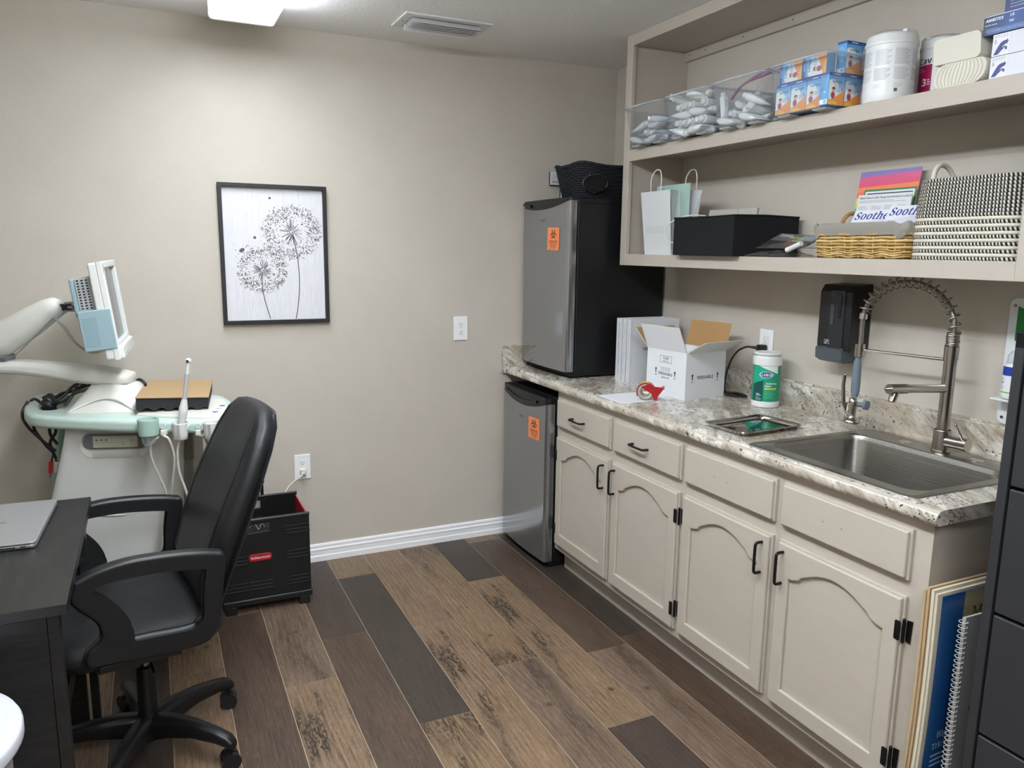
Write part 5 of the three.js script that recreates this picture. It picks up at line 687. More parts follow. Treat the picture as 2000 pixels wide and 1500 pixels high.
// ---------------------------------------------------------------- office chair, faces local -x
{
  const t = thing('office_chair', 'black padded office chair with loop armrests at the desk', 'chair', [-2.37, 0, 1.25], R(9)), pl = M(0x121315, 0.42), lea = M(0x0f1114, 0.45, 0, { bumpMap: peelRep(10), bumpScale: 0.0006 });
  for (let k = 0; k < 5; k++) {
    const a = R(-32 + 9 + 72 * k), c = Math.cos(a), s = Math.sin(a), rg = [];
    for (const [q, y, w, h] of [[0.02, 0.085, 0.030, 0.040], [0.08, 0.098, 0.028, 0.034], [0.16, 0.102, 0.0235, 0.026], [0.235, 0.094, 0.0205, 0.021], [0.275, 0.084, 0.019, 0.019], [0.292, 0.074, 0.014, 0.013]]) rg.push(rrPts(2 * w, 2 * h, Math.min(w, h) * 0.7, 3).map(([u, v]) => [c * q - s * u, y + v, s * q + c * u]));
    const leg = mesh('leg', loft(rg, true, true, 50), pl, t), cx = c * 0.278, cz = s * 0.278, ca = a + [0.6, 2.3, -0.7, 1.2, 2.8][k], px = -Math.sin(ca), pz = Math.cos(ca);
    mesh('caster', [rod([cx - px * 0.024, 0.026, cz - pz * 0.024], [cx - px * 0.006, 0.026, cz - pz * 0.006], 0.0258, 20), rod([cx + px * 0.006, 0.026, cz + pz * 0.006], [cx + px * 0.024, 0.026, cz + pz * 0.024], 0.0258, 20), rod([cx, 0.03, cz], [cx, 0.078, cz], 0.008, 10), rod([cx - px * 0.006, 0.034, cz - pz * 0.006], [cx + px * 0.006, 0.034, cz + pz * 0.006], 0.022, 16)], pl, leg);
  }
  mesh('hub', lathe([[0, 0.045], [0.030, 0.045], [0.036, 0.055], [0.040, 0.10], [0.034, 0.122], [0.027, 0.128], [0.026, 0.272], [0.020, 0.280], [0.0, 0.280]], 28), pl, t);
  mesh('gas_cylinder', cyl(0.0135, 0.0135, 0.278, 0.39, 0, 0, 20), M(0x8f9296, 0.25, 1), t);
  mesh('height_lever', [rod([0, 0.36, 0.02], [0.0, 0.345, 0.19], 0.005, 8)], pl, t);
  mesh('tilt_mechanism', [box(-0.10, 0.12, 0.375, 0.415, -0.075, 0.075, 0.012), cyl(0.030, 0.034, 0.345, 0.38, -0.11, 0.0, 20)], pl, t);
  const seatR = (y, k, ox = 0) => ring(y, 0.47 * k, 0.475 * k, 0.11 * k, 7, -0.035 + ox, 0).map(([x, yy, z]) => [x, yy + (yy > 0.44 ? -0.018 * Math.max(0, (-x - 0.14) / 0.13) ** 2 : 0), z]);
  mesh('seat', loft([seatR(0.412, 0.90), seatR(0.418, 0.96), seatR(0.440, 1.0), seatR(0.462, 1.0), seatR(0.480, 0.965), seatR(0.487, 0.90), seatR(0.487, 0.6), seatR(0.484, 0.2)], true, true, 60), lea, t);
  mesh('seat_pan', loft([ring(0.402, 0.36, 0.36, 0.08, 5, -0.03), ring(0.413, 0.42, 0.43, 0.09, 5, -0.03)], true, true), pl, t);
  // backrest: sections from bottom to top
  const bs = [[0.475, 0.170, 0.150, 0.020], [0.490, 0.174, 0.185, 0.036], [0.56, 0.188, 0.212, 0.048], [0.66, 0.222, 0.228, 0.052], [0.76, 0.262, 0.232, 0.050], [0.86, 0.302, 0.226, 0.047], [0.94, 0.334, 0.210, 0.044], [1.00, 0.356, 0.182, 0.039], [1.032, 0.366, 0.138, 0.028], [1.043, 0.369, 0.09, 0.014]];
  const brg = bs.map(([y, x, hw, th], i) => { const n = 28, tilt = i < 1 ? 0 : 0.35; return [...Array(n)].map((_, j) => { const a = 2 * PI * j / n, cc = Math.cos(a), ss = Math.sin(a), z = hw * Math.sign(ss) * Math.abs(ss) ** 0.6, dx = th * Math.sign(cc) * Math.abs(cc) ** 0.7; return [x + dx - 0.028 * (z / 0.23) ** 2 + 0.002 * Math.sin(y * 40) * (cc < 0), y - dx * tilt, z]; }); });
  const bk = mesh('backrest', loft(brg, true, true, 60), lea, t);
  for (const q of [11, 17]) mesh('seam', tube(brg.slice(2, 8).map((r) => [r[q][0] - 0.0004, r[q][1], r[q][2]]), 0.0016, 30, 5), M(0x0c0e11, 0.5), bk);
  mesh('back_shell', loft(bs.slice(1, 9).map(([y, x, hw, th]) => [...Array(20)].map((_, j) => { const a = 2 * PI * j / 20, cc = Math.cos(a), ss = Math.sin(a), z = (hw + 0.006) * Math.sign(ss) * Math.abs(ss) ** 0.6; return [x + th * 0.55 + 0.016 * cc - 0.028 * (z / 0.23) ** 2, y - th * 0.2, z]; })), true, true, 60), pl, t);
  mesh('back_bracket', box(0.05, 0.20, 0.385, 0.407, -0.035, 0.035, 0.006), pl, t);
  const outer = [[-2.508, 0.694], [-2.455, 0.713], [-2.392, 0.723], [-2.321, 0.722], [-2.239, 0.714], [-2.176, 0.702], [-2.150, 0.686], [-2.156, 0.613], [-2.164, 0.535], [-2.173, 0.496], [-2.197, 0.455], [-2.241, 0.443], [-2.337, 0.448], [-2.438, 0.455], [-2.488, 0.458], [-2.500, 0.478], [-2.493, 0.502], [-2.465, 0.526], [-2.461, 0.551], [-2.472, 0.581], [-2.508, 0.621], [-2.522, 0.652]].map(([x, y]) => [x + 2.33, y]);
  const inner = [[-2.477, 0.668], [-2.457, 0.681], [-2.403, 0.687], [-2.323, 0.686], [-2.257, 0.679], [-2.199, 0.669], [-2.191, 0.656], [-2.199, 0.596], [-2.204, 0.523], [-2.221, 0.501], [-2.243, 0.488], [-2.335, 0.492], [-2.389, 0.498], [-2.395, 0.537], [-2.414, 0.579], [-2.45, 0.624], [-2.477, 0.650]].map(([x, y]) => [x + 2.33, y]);
  const sp = (pts) => new THREE.SplineCurve([...pts, pts[0]].map((q) => new THREE.Vector2(...q))).getPoints(90).slice(0, -1);
  for (const z of [0.252, -0.292]) {
    const sh = new THREE.Shape(sp(outer)); sh.holes.push(new THREE.Path(sp(inner)));
    const arm = mesh('armrest', ext(sh, 0.040, 0.010, 4).translate(0, 0, z), pl, t);
    for (const [x, y] of [[-0.150, 0.474], [-0.005, 0.468]]) mesh('bolt', at(cyl(0.0075, 0.0075, -0.001, 0.002, 0, 0, 14), x, y, z > 0 ? z + 0.0395 : z + 0.0005, PI / 2), M(0x3a3c3f, 0.3, 0.8), arm);
    mesh('arm_mount', box(-0.14, 0.06, 0.425, 0.447, z > 0 ? 0.12 : z + 0.02, z > 0 ? z + 0.02 : -0.12, 0.004), pl, arm);
  }
}
// ---------------------------------------------------------------- folding crate
{
  const t = thing('folding_crate', 'black folding rolling crate with red inner sides and red oval badge', 'crate', [-1.915, 0, 0.285]), bp = M(0x0c0d0e, 0.45), red = M(0xb81f26, 0.45), w = 0.178, d = 0.158, h = 0.405;
  const fs = poly([[-w, 0.055], [w, 0.055], [w, h], [-w, h]]); fs.holes.push(new THREE.Path([[-0.072, 0.346], [0.018, 0.350], [0.018, 0.384], [-0.072, 0.380]].map((q) => new THREE.Vector2(...q))));
  for (const s of [1, -1]) {
    const pnl = mesh(s > 0 ? 'front_panel' : 'rear_panel', ext(fs, 0.010, 0.002).translate(0, 0, s > 0 ? d - 0.010 : -d), bp, t);
    mesh('top_rail', box(-w - 0.002, w + 0.002, h - 0.010, h + 0.002, s > 0 ? d - 0.014 : -d - 0.002, s > 0 ? d + 0.004 : -d + 0.012, 0.004), M(0x1d1f22, 0.35), pnl);
    for (const y of [0.100, 0.215, 0.325]) for (const x of [-0.125, -0.025, 0.128]) { if (x === -0.025 && y > 0.12) continue; for (let k = 0; k < 3; k++) mesh('rib', box(x - 0.047, x + 0.047 + (x > 0.1 ? 0.004 : 0), y + k * 0.0165, y + k * 0.0165 + (k ? 0.0022 : 0.0045), s > 0 ? d - 0.001 : -d - 0.003, s > 0 ? d + (k ? 0.002 : 0.005) : -d + 0.001, 0.001), bp, pnl); }
  }
  mesh('side_panel', box(w - 0.008, w - 0.003, 0.06, h - 0.012, -d + 0.012, d - 0.012, 0.002), red, t); mesh('side_panel', box(-w + 0.003, -w + 0.008, 0.06, h - 0.012, -d + 0.012, d - 0.012, 0.002), red, t);
  mesh('side_shell', [box(w - 0.0025, w, 0.055, h - 0.03, -d + 0.011, d - 0.011), box(-w, -w + 0.0025, 0.055, h - 0.03, -d + 0.011, d - 0.011)], bp, t);
  mesh('base', [box(-w - 0.004, w + 0.004, 0.035, 0.062, -d - 0.003, d + 0.006, 0.006), box(-w + 0.01, w - 0.01, 0.030, 0.045, -d + 0.02, d - 0.02)], bp, t);
  for (const x of [-w + 0.03, w - 0.03]) { mesh('foot', box(x - 0.022, x + 0.022, 0, 0.036, d - 0.04, d + 0.002, 0.004), bp, t); mesh('wheel', rod([x - 0.014, 0.028, -d + 0.02], [x + 0.014, 0.028, -d + 0.02], 0.028, 20), blackMatte, t); }
  mesh('pull_handle', [box(-0.118, -0.104, h, 0.462, -d - 0.010, -d - 0.002, 0.003), box(0.022, 0.036, h, 0.462, -d - 0.010, -d - 0.002, 0.003), box(-0.118, 0.040, 0.458, 0.474, -d - 0.012, -d, 0.005)], bp, t);
  mesh('badge', ext(rrShape(0.092, 0.030, 0.012, 5, -0.026, 0.240), 0.004, 0.0015).translate(0, 0, d - 0.0005), M(0xa81a24, 0.35), t);
  mesh('badge_print', sheet(0.078, 0.016, -0.026, 0.240, d + 0.0038), inkOn(312, 64, (g, W, Hh) => { g.fillStyle = '#a81a24'; g.fillRect(0, 0, W, Hh); txt(g, 'Rubbermaid', 156, 34, 54, '#f0dada', 'sans-serif', 'bold', 'center', 0.95); }, 0.35), t);
  const b = thing('tool_pouch', 'black bag with loose straps lying in the folding crate', 'bag', [-1.95, 0.075, 0.285]); seed(9);
  mesh('pouch', warp(new RoundedBoxGeometry(0.20, 0.25, 0.20, 6, 0.06).translate(0, 0.132, 0), (x, y, z) => [x + 0.02 * Math.sin(y * 22 + z * 14), y + 0.02 * Math.sin(x * 25) + 0.012 * Math.sin(z * 40), z + 0.015 * Math.sin(y * 30 + x * 10)]), M(0x17181a, 0.8), b);
  mesh('strap', tube([[-0.05, 0.25, 0.02], [0.0, 0.285, 0.04], [0.05, 0.28, 0.03], [0.08, 0.25, 0.05], [0.09, 0.2, 0.075]], 0.008, 40, 6), M(0x0d0e10, 0.8), b);
  mesh('cord', tube([[-0.02, 0.262, 0.06], [0.0, 0.283, 0.085], [0.015, 0.262, 0.095], [0.028, 0.285, 0.09], [0.045, 0.258, 0.085]], 0.0016, 40, 5), M(0xa9aaac, 0.5), b);
}
// ---------------------------------------------------------------- imaging cart
{
  const CP = [-2.38, 0, 0.45], CT = R(-17), t = thing('imaging_cart', 'white dental imaging cart with mint green tray and monitor on an arm', 'cart', CP, CT);
  const wh = M(0xcfcfc9, 0.4), lt = M(0xd8d7cf, 0.38), mint = M(0xbdd1c7, 0.38), gr = M(0x6d7072, 0.45), teal = M(0x93abb1, 0.42), dk = M(0x17181a, 0.4);
  // body
  const sec = (y, x0, x1, z0, z1, r = 0.035) => ring(y, x1 - x0, z1 - z0, r, 5, (x0 + x1) / 2, (z0 + z1) / 2);
  const body = mesh('body', loft([sec(0.11, -0.345, 0.150, -0.20, 0.185), sec(0.115, -0.352, 0.155, -0.21, 0.19), sec(0.45, -0.280, 0.160, -0.20, 0.178), sec(0.61, -0.243, 0.166, -0.19, 0.172), sec(0.80, -0.192, 0.183, -0.17, 0.170), sec(0.862, -0.178, 0.187, -0.16, 0.170), sec(0.868, -0.172, 0.182, -0.155, 0.165)], true, true, 45), wh, t);
  mesh('drive_bezel', ext(rrShape(0.215, 0.056, 0.027, 8, -0.004, 0.822), 0.006, 0.002).translate(0, 0, 0.1695), gr, body);
  mesh('bezel_surround', loft([rrPts(0.24, 0.10, 0.049, 8, -0.004, 0.808).map(([x, y]) => [x, y, 0.1690]), rrPts(0.236, 0.094, 0.046, 8, -0.004, 0.808).map(([x, y]) => [x, y, 0.1730]), rrPts(0.222, 0.066, 0.032, 8, -0.004, 0.820).map(([x, y]) => [x, y, 0.1705])], false, false, 60), lt, body);
  mesh('disc_drive', box(-0.076, 0.074, 0.800, 0.842, 0.172, 0.1775, 0.001), M(0xc9c6b2, 0.45), body);
  mesh('drive_print', sheet(0.148, 0.040, -0.001, 0.821, 0.1780), inkOn(592, 160, (g, w, h) => { g.fillStyle = '#c6c3b0'; g.fillRect(0, 0, w, h); g.fillStyle = '#8e8b7c'; g.fillRect(20, 20, w - 40, 3); g.fillRect(20, 86, w - 40, 4); g.fillRect(20, 20, 3, 66); g.fillRect(w - 23, 20, 3, 66); g.fillStyle = '#3d3c38'; for (let i = 0; i < 3; i++) g.fillRect(36 + i * 62, 44, 32, 16); g.fillRect(390, 112, 22, 10); g.fillStyle = '#b5b29f'; g.fillRect(490, 104, 56, 26); txt(g, 'DVD', 520, 62, 26, '#6d6b60'); }, 0.45), body);
  for (const y of [0.585, 0.548]) mesh('grip_ridge', at(new THREE.SphereGeometry(1, 20, 10).scale(0.052, 0.0035, 0.007), -0.030, y, 0.1735), lt, body);
  mesh('lock', [at(lathe([[0, 0.003], [0.007, 0.003], [0.009, 0.001], [0.009, 0]], 20), -0.052, 0.567, 0.173, PI / 2)], M(0x1b1b1b, 0.4, 0.4), body);
  mesh('rear_column', [box(0.135, 0.205, 0.10, 0.865, -0.19, -0.02, 0.012), box(0.175, 0.214, 0.70, 0.84, -0.10, -0.01, 0.006)], M(0x77736c, 0.5), t);
  mesh('base', loft([ring(0.062, 0.56, 0.46, 0.07, 5, -0.10, 0.0), ring(0.10, 0.58, 0.48, 0.08, 5, -0.10, 0.0), ring(0.112, 0.54, 0.44, 0.07, 5, -0.10, 0.0)]), M(0x7d8a86, 0.5), t);
  for (const [x, z] of [[-0.33, 0.18], [0.13, 0.18], [-0.33, -0.18], [0.13, -0.18]]) mesh('caster', [rod([x - 0.012, 0.032, z], [x + 0.012, 0.032, z], 0.032, 18), rod([x, 0.03, z], [x, 0.07, z], 0.009, 8)], gr, t);
  mesh('side_bumper', loft([ring(0.12, 0.05, 0.16, 0.02, 4, -0.385, -0.135), ring(0.60, 0.045, 0.15, 0.02, 4, -0.310, -0.135), ring(0.82, 0.04, 0.14, 0.018, 4, -0.275, -0.135)], true, true, 45), M(0x86a898, 0.45), t);
  // tray
  const trayPts = [[-0.335, 0.085], [-0.290, 0.150], [-0.225, 0.193], [-0.10, 0.235], [0.067, 0.278], [0.22, 0.303], [0.335, 0.312], [0.395, 0.290], [0.424, 0.238], [0.416, 0.14], [0.375, 0.02], [0.33, -0.10], [0.25, -0.19], [0.0, -0.235], [-0.25, -0.265], [-0.36, -0.268], [-0.415, -0.245], [-0.430, -0.195], [-0.405, -0.10], [-0.372, 0.0]];
  const spl = (p, n) => new THREE.SplineCurve([...p, p[0]].map((q) => new THREE.Vector2(...q))).getPoints(n).slice(0, -1);
  const ts = new THREE.Shape(spl(trayPts, 120)); ts.holes.push(new THREE.Path(spl([[-0.318, 0.05], [-0.288, 0.098], [-0.235, 0.105], [-0.205, 0.06], [-0.215, -0.02], [-0.245, -0.14], [-0.285, -0.215], [-0.345, -0.225], [-0.385, -0.19], [-0.360, -0.06]], 60)));
  mesh('tray', ext(ts, 0.046, 0.016, 5).rotateX(PI / 2).translate(0, 0.921, 0), mint, t);
  mesh('tray_neck', box(-0.15, 0.16, 0.862, 0.882, -0.13, 0.130), wh, t);
  // keyboard deck
  mesh('keyboard_deck', ext(new THREE.Shape(spl([[0.09, 0.215], [0.22, 0.262], [0.345, 0.280], [0.385, 0.255], [0.395, 0.19], [0.36, 0.06], [0.30, -0.06], [0.09, -0.09]], 60)), 0.012, 0.004, 3).rotateX(PI / 2).translate(0, 0.930, 0), lt, t);
  for (let i = 0; i < 3; i++) mesh('key_button', at(new THREE.SphereGeometry(1, 14, 8).scale(0.011, 0.002, 0.008), 0.352, 0.9305, 0.10 + i * 0.055), i % 2 ? M(0xb9bcc6, 0.35) : M(0x4a549a, 0.35), t);
  // arm base
  const ab = mesh('arm_base', loft([ring(0.919, 0.262, 0.265, 0.03, 5, -0.040, 0.035), ring(0.926, 0.262, 0.265, 0.03, 5, -0.040, 0.035), ring(0.931, 0.246, 0.250, 0.03, 5, -0.040, 0.032), ring(0.955, 0.222, 0.215, 0.045, 5, -0.042, 0.015), ring(0.985, 0.182, 0.165, 0.055, 5, -0.045, 0.0), ring(1.004, 0.158, 0.140, 0.06, 5, -0.047, -0.005)], true, true, 50), lt, t);
  mesh('ridge', tube([[-0.150, 0.930, 0.160], [-0.09, 0.958, 0.130], [-0.045, 0.968, 0.118], [0.005, 0.960, 0.128], [0.065, 0.930, 0.158]], 0.0045, 40, 6), lt, ab);
  mesh('lock_disc', at(cyl(0.013, 0.013, -0.003, 0.003, 0, 0, 20), 0.063, 0.965, 0.045, 0, 0, R(-62)), gr, ab);
  const bar = (pts) => loft(pts.map(([x, y, z, h, w, a = 0]) => rrPts(w, h, Math.min(w, h) * 0.42, 5).map(([u, v]) => [x - v * Math.sin(a), y + v * Math.cos(a), z + u])), true, true, 60);
  mesh('lower_arm', [bar([[0.014, 1.021, 0.0, 0.022, 0.07], [0.010, 1.022, 0.0, 0.034, 0.105], [-0.03, 1.026, 0.0, 0.044, 0.128], [-0.10, 1.034, 0.0, 0.062, 0.120], [-0.16, 1.040, 0.0, 0.066, 0.110], [-0.26, 1.055, 0.0, 0.056, 0.100], [-0.36, 1.066, 0.0, 0.048, 0.095], [-0.50, 1.071, 0.0, 0.046, 0.095], [-0.57, 1.070, 0.0, 0.044, 0.10], [-0.60, 1.068, 0, 0.02, 0.06]]), cyl(0.062, 0.062, 1.002, 1.008, -0.05, 0, 30)], lt, t);
  const ua = R(0) , A = Math.atan2(0.20, 0.25);
  mesh('upper_arm', bar([[-0.505, 1.110, 0, 0.04, 0.05, A], [-0.49, 1.125, 0, 0.115, 0.092, A], [-0.42, 1.170, 0, 0.118, 0.098, A], [-0.33, 1.225, 0, 0.105, 0.095, A], [-0.25, 1.278, 0, 0.083, 0.088, A], [-0.222, 1.292, 0, 0.070, 0.08, A], [-0.213, 1.298, 0, 0.04, 0.05, A]]), lt, t);
  mesh('arm_joint', [cyl(0.045, 0.045, 1.088, 1.118, -0.50, 0, 24), box(-0.53, -0.40, 1.090, 1.112, -0.04, 0.04, 0.006)], gr, t);
  mesh('arm_seam', tube([[-0.49, 1.072, 0.040], [-0.40, 1.108, 0.046], [-0.36, 1.118, 0.048], [-0.225, 1.250, 0.043]], 0.0016, 30, 5), gr, t);
  const hd = mesh('swivel_bracket', [box(-0.212, -0.165, 1.279, 1.293, -0.02, 0.02, 0.003), box(-0.192, -0.120, 1.298, 1.304, -0.028, 0.028, 0.001), box(-0.192, -0.150, 1.270, 1.276, -0.028, 0.028, 0.001), box(-0.155, -0.095, 1.268, 1.302, -0.024, 0.024, 0.004)], M(0x8e8f90, 0.3, 0.7), t);
  mesh('pivot_pin', [at(cyl(0.008, 0.008, -0.03, 0.03, 0, 0, 14), -0.118, 1.280, 0, PI / 2), box(-0.216, -0.185, 1.274, 1.296, -0.022, 0.022, 0.002)], dk, hd);
  // monitor, screen faces +x of this group
  const mo = new THREE.Group(); mo.name = 'monitor'; mo.position.set(-0.026, 1.142, 0.0); mo.rotation.set(0, R(13), R(6.5), 'YXZ'); t.add(mo);
  const fr2 = poly([[-0.186, -0.028], [0.186, -0.028], [0.186, 0.312], [-0.186, 0.312]]); fr2.holes.push(new THREE.Path([[-0.158, 0.030], [0.158, 0.030], [0.158, 0.288], [-0.158, 0.288]].map((q) => new THREE.Vector2(...q))));
  mesh('bezel', [at(ext(fr2, 0.022, 0.005, 3), 0, 0, 0, 0, PI / 2), box(-0.026, 0.004, -0.026, 0.310, -0.184, 0.184, 0.008), box(0.004, 0.034, -0.030, 0.018, -0.17, 0.17, 0.008)], M(0xdedfdb, 0.35), mo);
  mesh('screen', box(0.004, 0.0075, 0.028, 0.290, -0.160, 0.160), M(0x55565a, 0.18), mo);
  mesh('button_strip', box(0.033, 0.036, -0.012, -0.004, 0.06, 0.12, 0.001), M(0xc4c5c2, 0.4), mo);
  mesh('asset_sticker', at(sheet(0.03, 0.034), 0.0225, 0.288, 0.170, 0, PI / 2), inkOn(60, 68, (g) => { g.fillStyle = '#dcd6cf'; g.fillRect(0, 0, 60, 68); lines(g, 8, 12, 44, 3, 16, 6, '#c08a7c'); g.fillStyle = '#a3342a'; g.fillRect(34, 30, 8, 26); }, 0.5), mo);
  mesh('rear_shell', [loft([[0.006, 0.165, -0.070, -0.010], [0.016, 0.182, -0.086, -0.003], [0.140, 0.182, -0.088, -0.003], [0.152, 0.180, -0.086, -0.003]].map(([y, hw, x0, x1]) => rrPts(x1 - x0, 2 * hw, 0.012, 4, (x0 + x1) / 2, 0).map(([x, z]) => [x, y, z])), true, true, 45), box(-0.096, -0.080, 0.13, 0.262, -0.150, 0.150, 0.006), box(-0.084, 0.018, 0.012, 0.152, 0.182, 0.192, 0.004), box(-0.084, 0.018, 0.012, 0.152, -0.192, -0.182, 0.004)], teal, mo);
  mesh('shell_recess', box(-0.074, -0.030, 0.028, 0.128, 0.1912, 0.1926, 0.0005), M(0x87a1a8, 0.42), mo);
  mesh('vent_block', box(-0.080, -0.026, 0.140, 0.262, -0.150, 0.150, 0.003), M(0xa9abac, 0.45), mo);
  for (let i = 0; i < 3; i++) for (let j = 0; j < 12; j++) mesh('vent_hole', box(-0.073 + i * 0.014, -0.066 + i * 0.014, 0.146 + j * 0.0096, 0.1508 + j * 0.0096, 0.1495, 0.1504), darkHole, mo);
  mesh('monitor_cable', tube([[-0.225, 1.245, 0.03], [-0.19, 1.212, 0.045], [-0.16, 1.165, 0.05], [-0.125, 1.135, 0.055], [-0.09, 1.125, 0.055], [-0.055, 1.138, 0.05]], 0.0048, 50, 8), M(0xa8a49a, 0.5), t);
  // tool rests along the tray front
  const cup = mesh('cup_holder', [at(lathe([[0.026, 0.0], [0.030, 0.0], [0.032, 0.005], [0.034, 0.055], [0.0335, 0.058], [0.029, 0.057], [0.026, 0.02], [0.0255, 0.0]], 30), 0.160, 0.876, 0.322), box(0.145, 0.175, 0.885, 0.912, 0.27, 0.295, 0.004)], M(0xa3bfb1, 0.4), t);
  mesh('clear_cup', at(lathe([[0, 0], [0.016, 0.001], [0.022, 0.010], [0.024, 0.032], [0.025, 0.036]], 24), 0.160, 0.8405, 0.322), clearPlastic, cup);
  const holster = (x) => { const h = mesh('tool_holder', [at(lathe([[0.014, 0], [0.021, 0.003], [0.0235, 0.02], [0.026, 0.056], [0.0265, 0.06], [0.0235, 0.06], [0.020, 0.02], [0.014, 0.006], [0.014, 0]], 26), x, 0.862, 0.335), box(x - 0.012, x + 0.012, 0.88, 0.908, 0.290, 0.315, 0.003)], M(0xd6d6d0, 0.38), t); for (const s of [-1, 1]) mesh('holder_lug', box(x + s * 0.025 - 0.004, x + s * 0.025 + 0.004, 0.896, 0.914, 0.328, 0.342, 0.003), M(0xd6d6d0, 0.38), h); mesh('holder_slot', box(x - 0.004, x + 0.004, 0.868, 0.918, 0.3565, 0.3625), M(0x9a9994, 0.6), h); };
  holster(0.266); holster(0.366);
  for (const [x, y] of [[0.205, 0.905], [0.318, 0.903]]) { mesh('rail_boss', at(cyl(0.010, 0.010, -0.004, 0.004, 0, 0, 18), x, y, 0.312, PI / 2), mint, t); mesh('hose_clip', box(x - 0.009, x + 0.009, y - 0.032, y - 0.012, 0.295, 0.322, 0.004), lt, t); }
  const hose = (pts, m) => mesh('hose', tube(pts, 0.0042, 80, 7), m, t), hm = M(0xc3c2ba, 0.45), hm2 = M(0x9f9b92, 0.5);
  hose([[0.190, 0.870, 0.318], [0.165, 0.845, 0.322], [0.160, 0.79, 0.31], [0.175, 0.72, 0.29], [0.190, 0.65, 0.28], [0.175, 0.54, 0.27], [0.155, 0.42, 0.27], [0.16, 0.33, 0.27], [0.20, 0.30, 0.26]], hm);
  hose([[0.205, 0.873, 0.320], [0.225, 0.86, 0.325], [0.238, 0.80, 0.325], [0.225, 0.72, 0.31], [0.205, 0.62, 0.29], [0.19, 0.50, 0.28], [0.20, 0.40, 0.28], [0.25, 0.33, 0.27]], hm);
  hose([[0.262, 0.862, 0.335], [0.252, 0.82, 0.335], [0.252, 0.75, 0.33], [0.268, 0.68, 0.325], [0.275, 0.62, 0.32], [0.255, 0.55, 0.31]], hm);
  hose([[0.318, 0.872, 0.318], [0.34, 0.86, 0.315], [0.345, 0.80, 0.30], [0.335, 0.70, 0.28], [0.32, 0.60, 0.26], [0.31, 0.48, 0.25]], hm2);
  hose([[0.364, 0.860, 0.330], [0.362, 0.82, 0.325], [0.378, 0.75, 0.30], [0.372, 0.62, 0.28], [0.35, 0.50, 0.26]], hm2);
  // things held by or lying on the cart: placed in cart space, then added to the room
  const inCart = (o, p, ry = 0) => { const c = Math.cos(CT), s = Math.sin(CT); o.position.set(CP[0] + p[0] * c + p[2] * s, p[1], CP[2] - p[0] * s + p[2] * c); o.rotation.y = CT + ry; };
  const wand = thing('intraoral_camera', 'slim white handheld camera wand standing in its holder on the cart', 'camera wand'); inCart(wand, [0.262, 0.8645, 0.330]);
  mesh('grip', at(lathe([[0, 0], [0.007, 0.001], [0.009, 0.012], [0.0095, 0.05], [0.0145, 0.085], [0.0145, 0.105], [0.010, 0.130], [0.008, 0.140]], 22), 0, 0, 0, 0, 0, R(-9)), M(0xdadad6, 0.3), wand);
  mesh('shaft', at(lathe([[0.0085, 0.138], [0.0072, 0.15], [0.0068, 0.225], [0.0068, 0.2255]], 20), 0, 0, 0, 0, 0, R(-9)), M(0xb5b6b4, 0.35), wand);
  mesh('tip', at(mg(lathe([[0.0072, 0.2256], [0.0070, 0.25], [0.0060, 0.262]], 18), new THREE.SphereGeometry(0.0095, 16, 10).translate(0, 0.270, 0)), 0, 0, 0, 0, 0, R(-9)), M(0xdadad6, 0.3), wand);
  mesh('lens', at(cyl(0.0045, 0.0045, -0.001, 0.001, 0, 0, 12), 0.041, 0.2665, 0.0088, PI / 2), M(0x2a2f2c, 0.2), wand);
  const fo = thing('foam_block', 'dark foam block with tan cardboard top lying on the cart tray', 'box', [-2.222, 0.9315, 0.505], R(-6)), fm = M(0x232426, 0.9);
  mesh('foam', [warp(new THREE.BoxGeometry(0.236, 0.040, 0.36, 24, 1, 24).translate(0, 0.026, 0), (x, y, z) => [x, y < 0.02 ? y + 0.006 * Math.sin(x * 130) : y, z])], fm, fo);
  mesh('cardboard_top', box(-0.120, 0.120, 0.0465, 0.0505, -0.185, 0.185, 0.001), M(0xa98c66, 0.8), fo); fo.rotation.z = R(-2);
  const cb = thing('cable_bundle', 'black cable bundle with red and white plugs hanging from the cart tray', 'cables'); inCart(cb, [0, 0, 0]);
  const cm = (pts, r = 0.0055) => mesh('cable', tube(pts, r, 90, 7), dk, cb);
  cm([[-0.10, 1.0, -0.075], [-0.16, 0.985, -0.09], [-0.22, 0.965, -0.07], [-0.265, 0.945, -0.03], [-0.285, 0.915, 0.0], [-0.30, 0.87, 0.0], [-0.33, 0.86, 0.02], [-0.338, 0.83, 0.01], [-0.31, 0.77, 0.0], [-0.285, 0.74, 0.0]]);
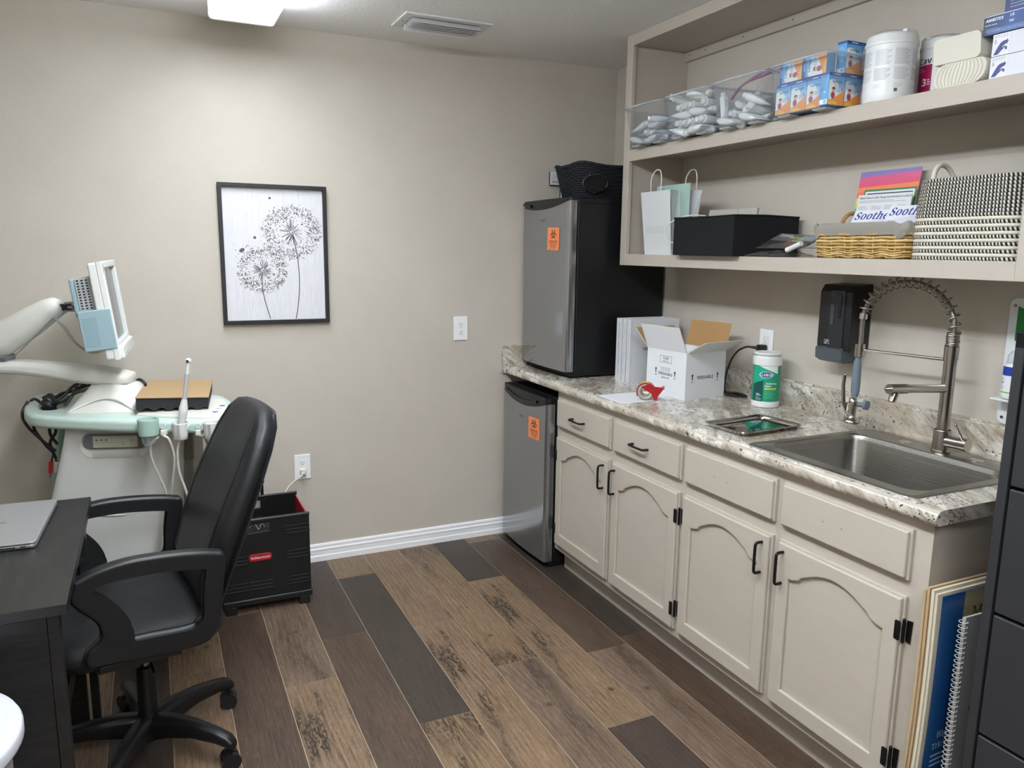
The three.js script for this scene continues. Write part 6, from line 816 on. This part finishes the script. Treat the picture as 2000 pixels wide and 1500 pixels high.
  cm([[-0.14, 1.002, -0.06], [-0.20, 0.992, -0.03], [-0.235, 0.955, 0.0], [-0.265, 0.93, 0.02], [-0.275, 0.88, 0.02], [-0.285, 0.82, 0.015], [-0.265, 0.775, 0.01]]);
  cm([[-0.12, 0.99, 0.03], [-0.17, 0.975, 0.05], [-0.215, 0.945, 0.05], [-0.255, 0.935, 0.045], [-0.272, 0.90, 0.035], [-0.262, 0.83, 0.02], [-0.29, 0.78, 0.01], [-0.28, 0.72, 0.0]]);
  cm([[-0.36, 0.935, -0.03], [-0.33, 0.945, 0.0], [-0.29, 0.93, 0.03], [-0.27, 0.94, 0.035], [-0.25, 0.96, -0.02], [-0.21, 0.97, -0.06], [-0.16, 1.01, -0.085]]);
  cm([[-0.375, 0.93, -0.04], [-0.385, 0.89, -0.01], [-0.365, 0.85, 0.01], [-0.325, 0.80, 0.01], [-0.29, 0.765, 0.01], [-0.272, 0.75, 0.012]]);
  cm([[0.005, 1.0, -0.06], [0.03, 1.01, -0.03], [0.05, 0.995, -0.02], [0.045, 0.97, -0.03]]);
  cm([[-0.175, 0.998, 0.02], [-0.185, 0.96, 0.055], [-0.20, 0.935, 0.075]]);
  mesh('cable_knot', warp(new THREE.SphereGeometry(0.026, 18, 12).scale(1, 1.6, 1).translate(-0.272, 0.93, 0.03), (x, y, z) => [x + 0.004 * Math.sin(y * 300), y, z + 0.004 * Math.sin(y * 260 + x * 100)]), dk, cb);
  cm([[-0.285, 0.74, 0.0], [-0.292, 0.72, 0.0], [-0.296, 0.705, 0.0]], 0.003); cm([[-0.28, 0.72, 0.0], [-0.278, 0.705, 0.0]], 0.003);
  mesh('plug', [rod([-0.298, 0.706, 0.0], [-0.303, 0.662, 0.0], 0.0075, 12)], M(0xb3242a, 0.4), cb); mesh('plug', [rod([-0.277, 0.706, 0.0], [-0.281, 0.664, 0.0], 0.0075, 12)], M(0xdedede, 0.4), cb);
  mesh('plug_pin', [rod([-0.303, 0.662, 0.0], [-0.305, 0.645, 0.0], 0.003, 8), rod([-0.281, 0.664, 0.0], [-0.283, 0.648, 0.0], 0.003, 8)], M(0x9a9a9a, 0.3, 1), cb);
}
renderer.render(scene, camera);
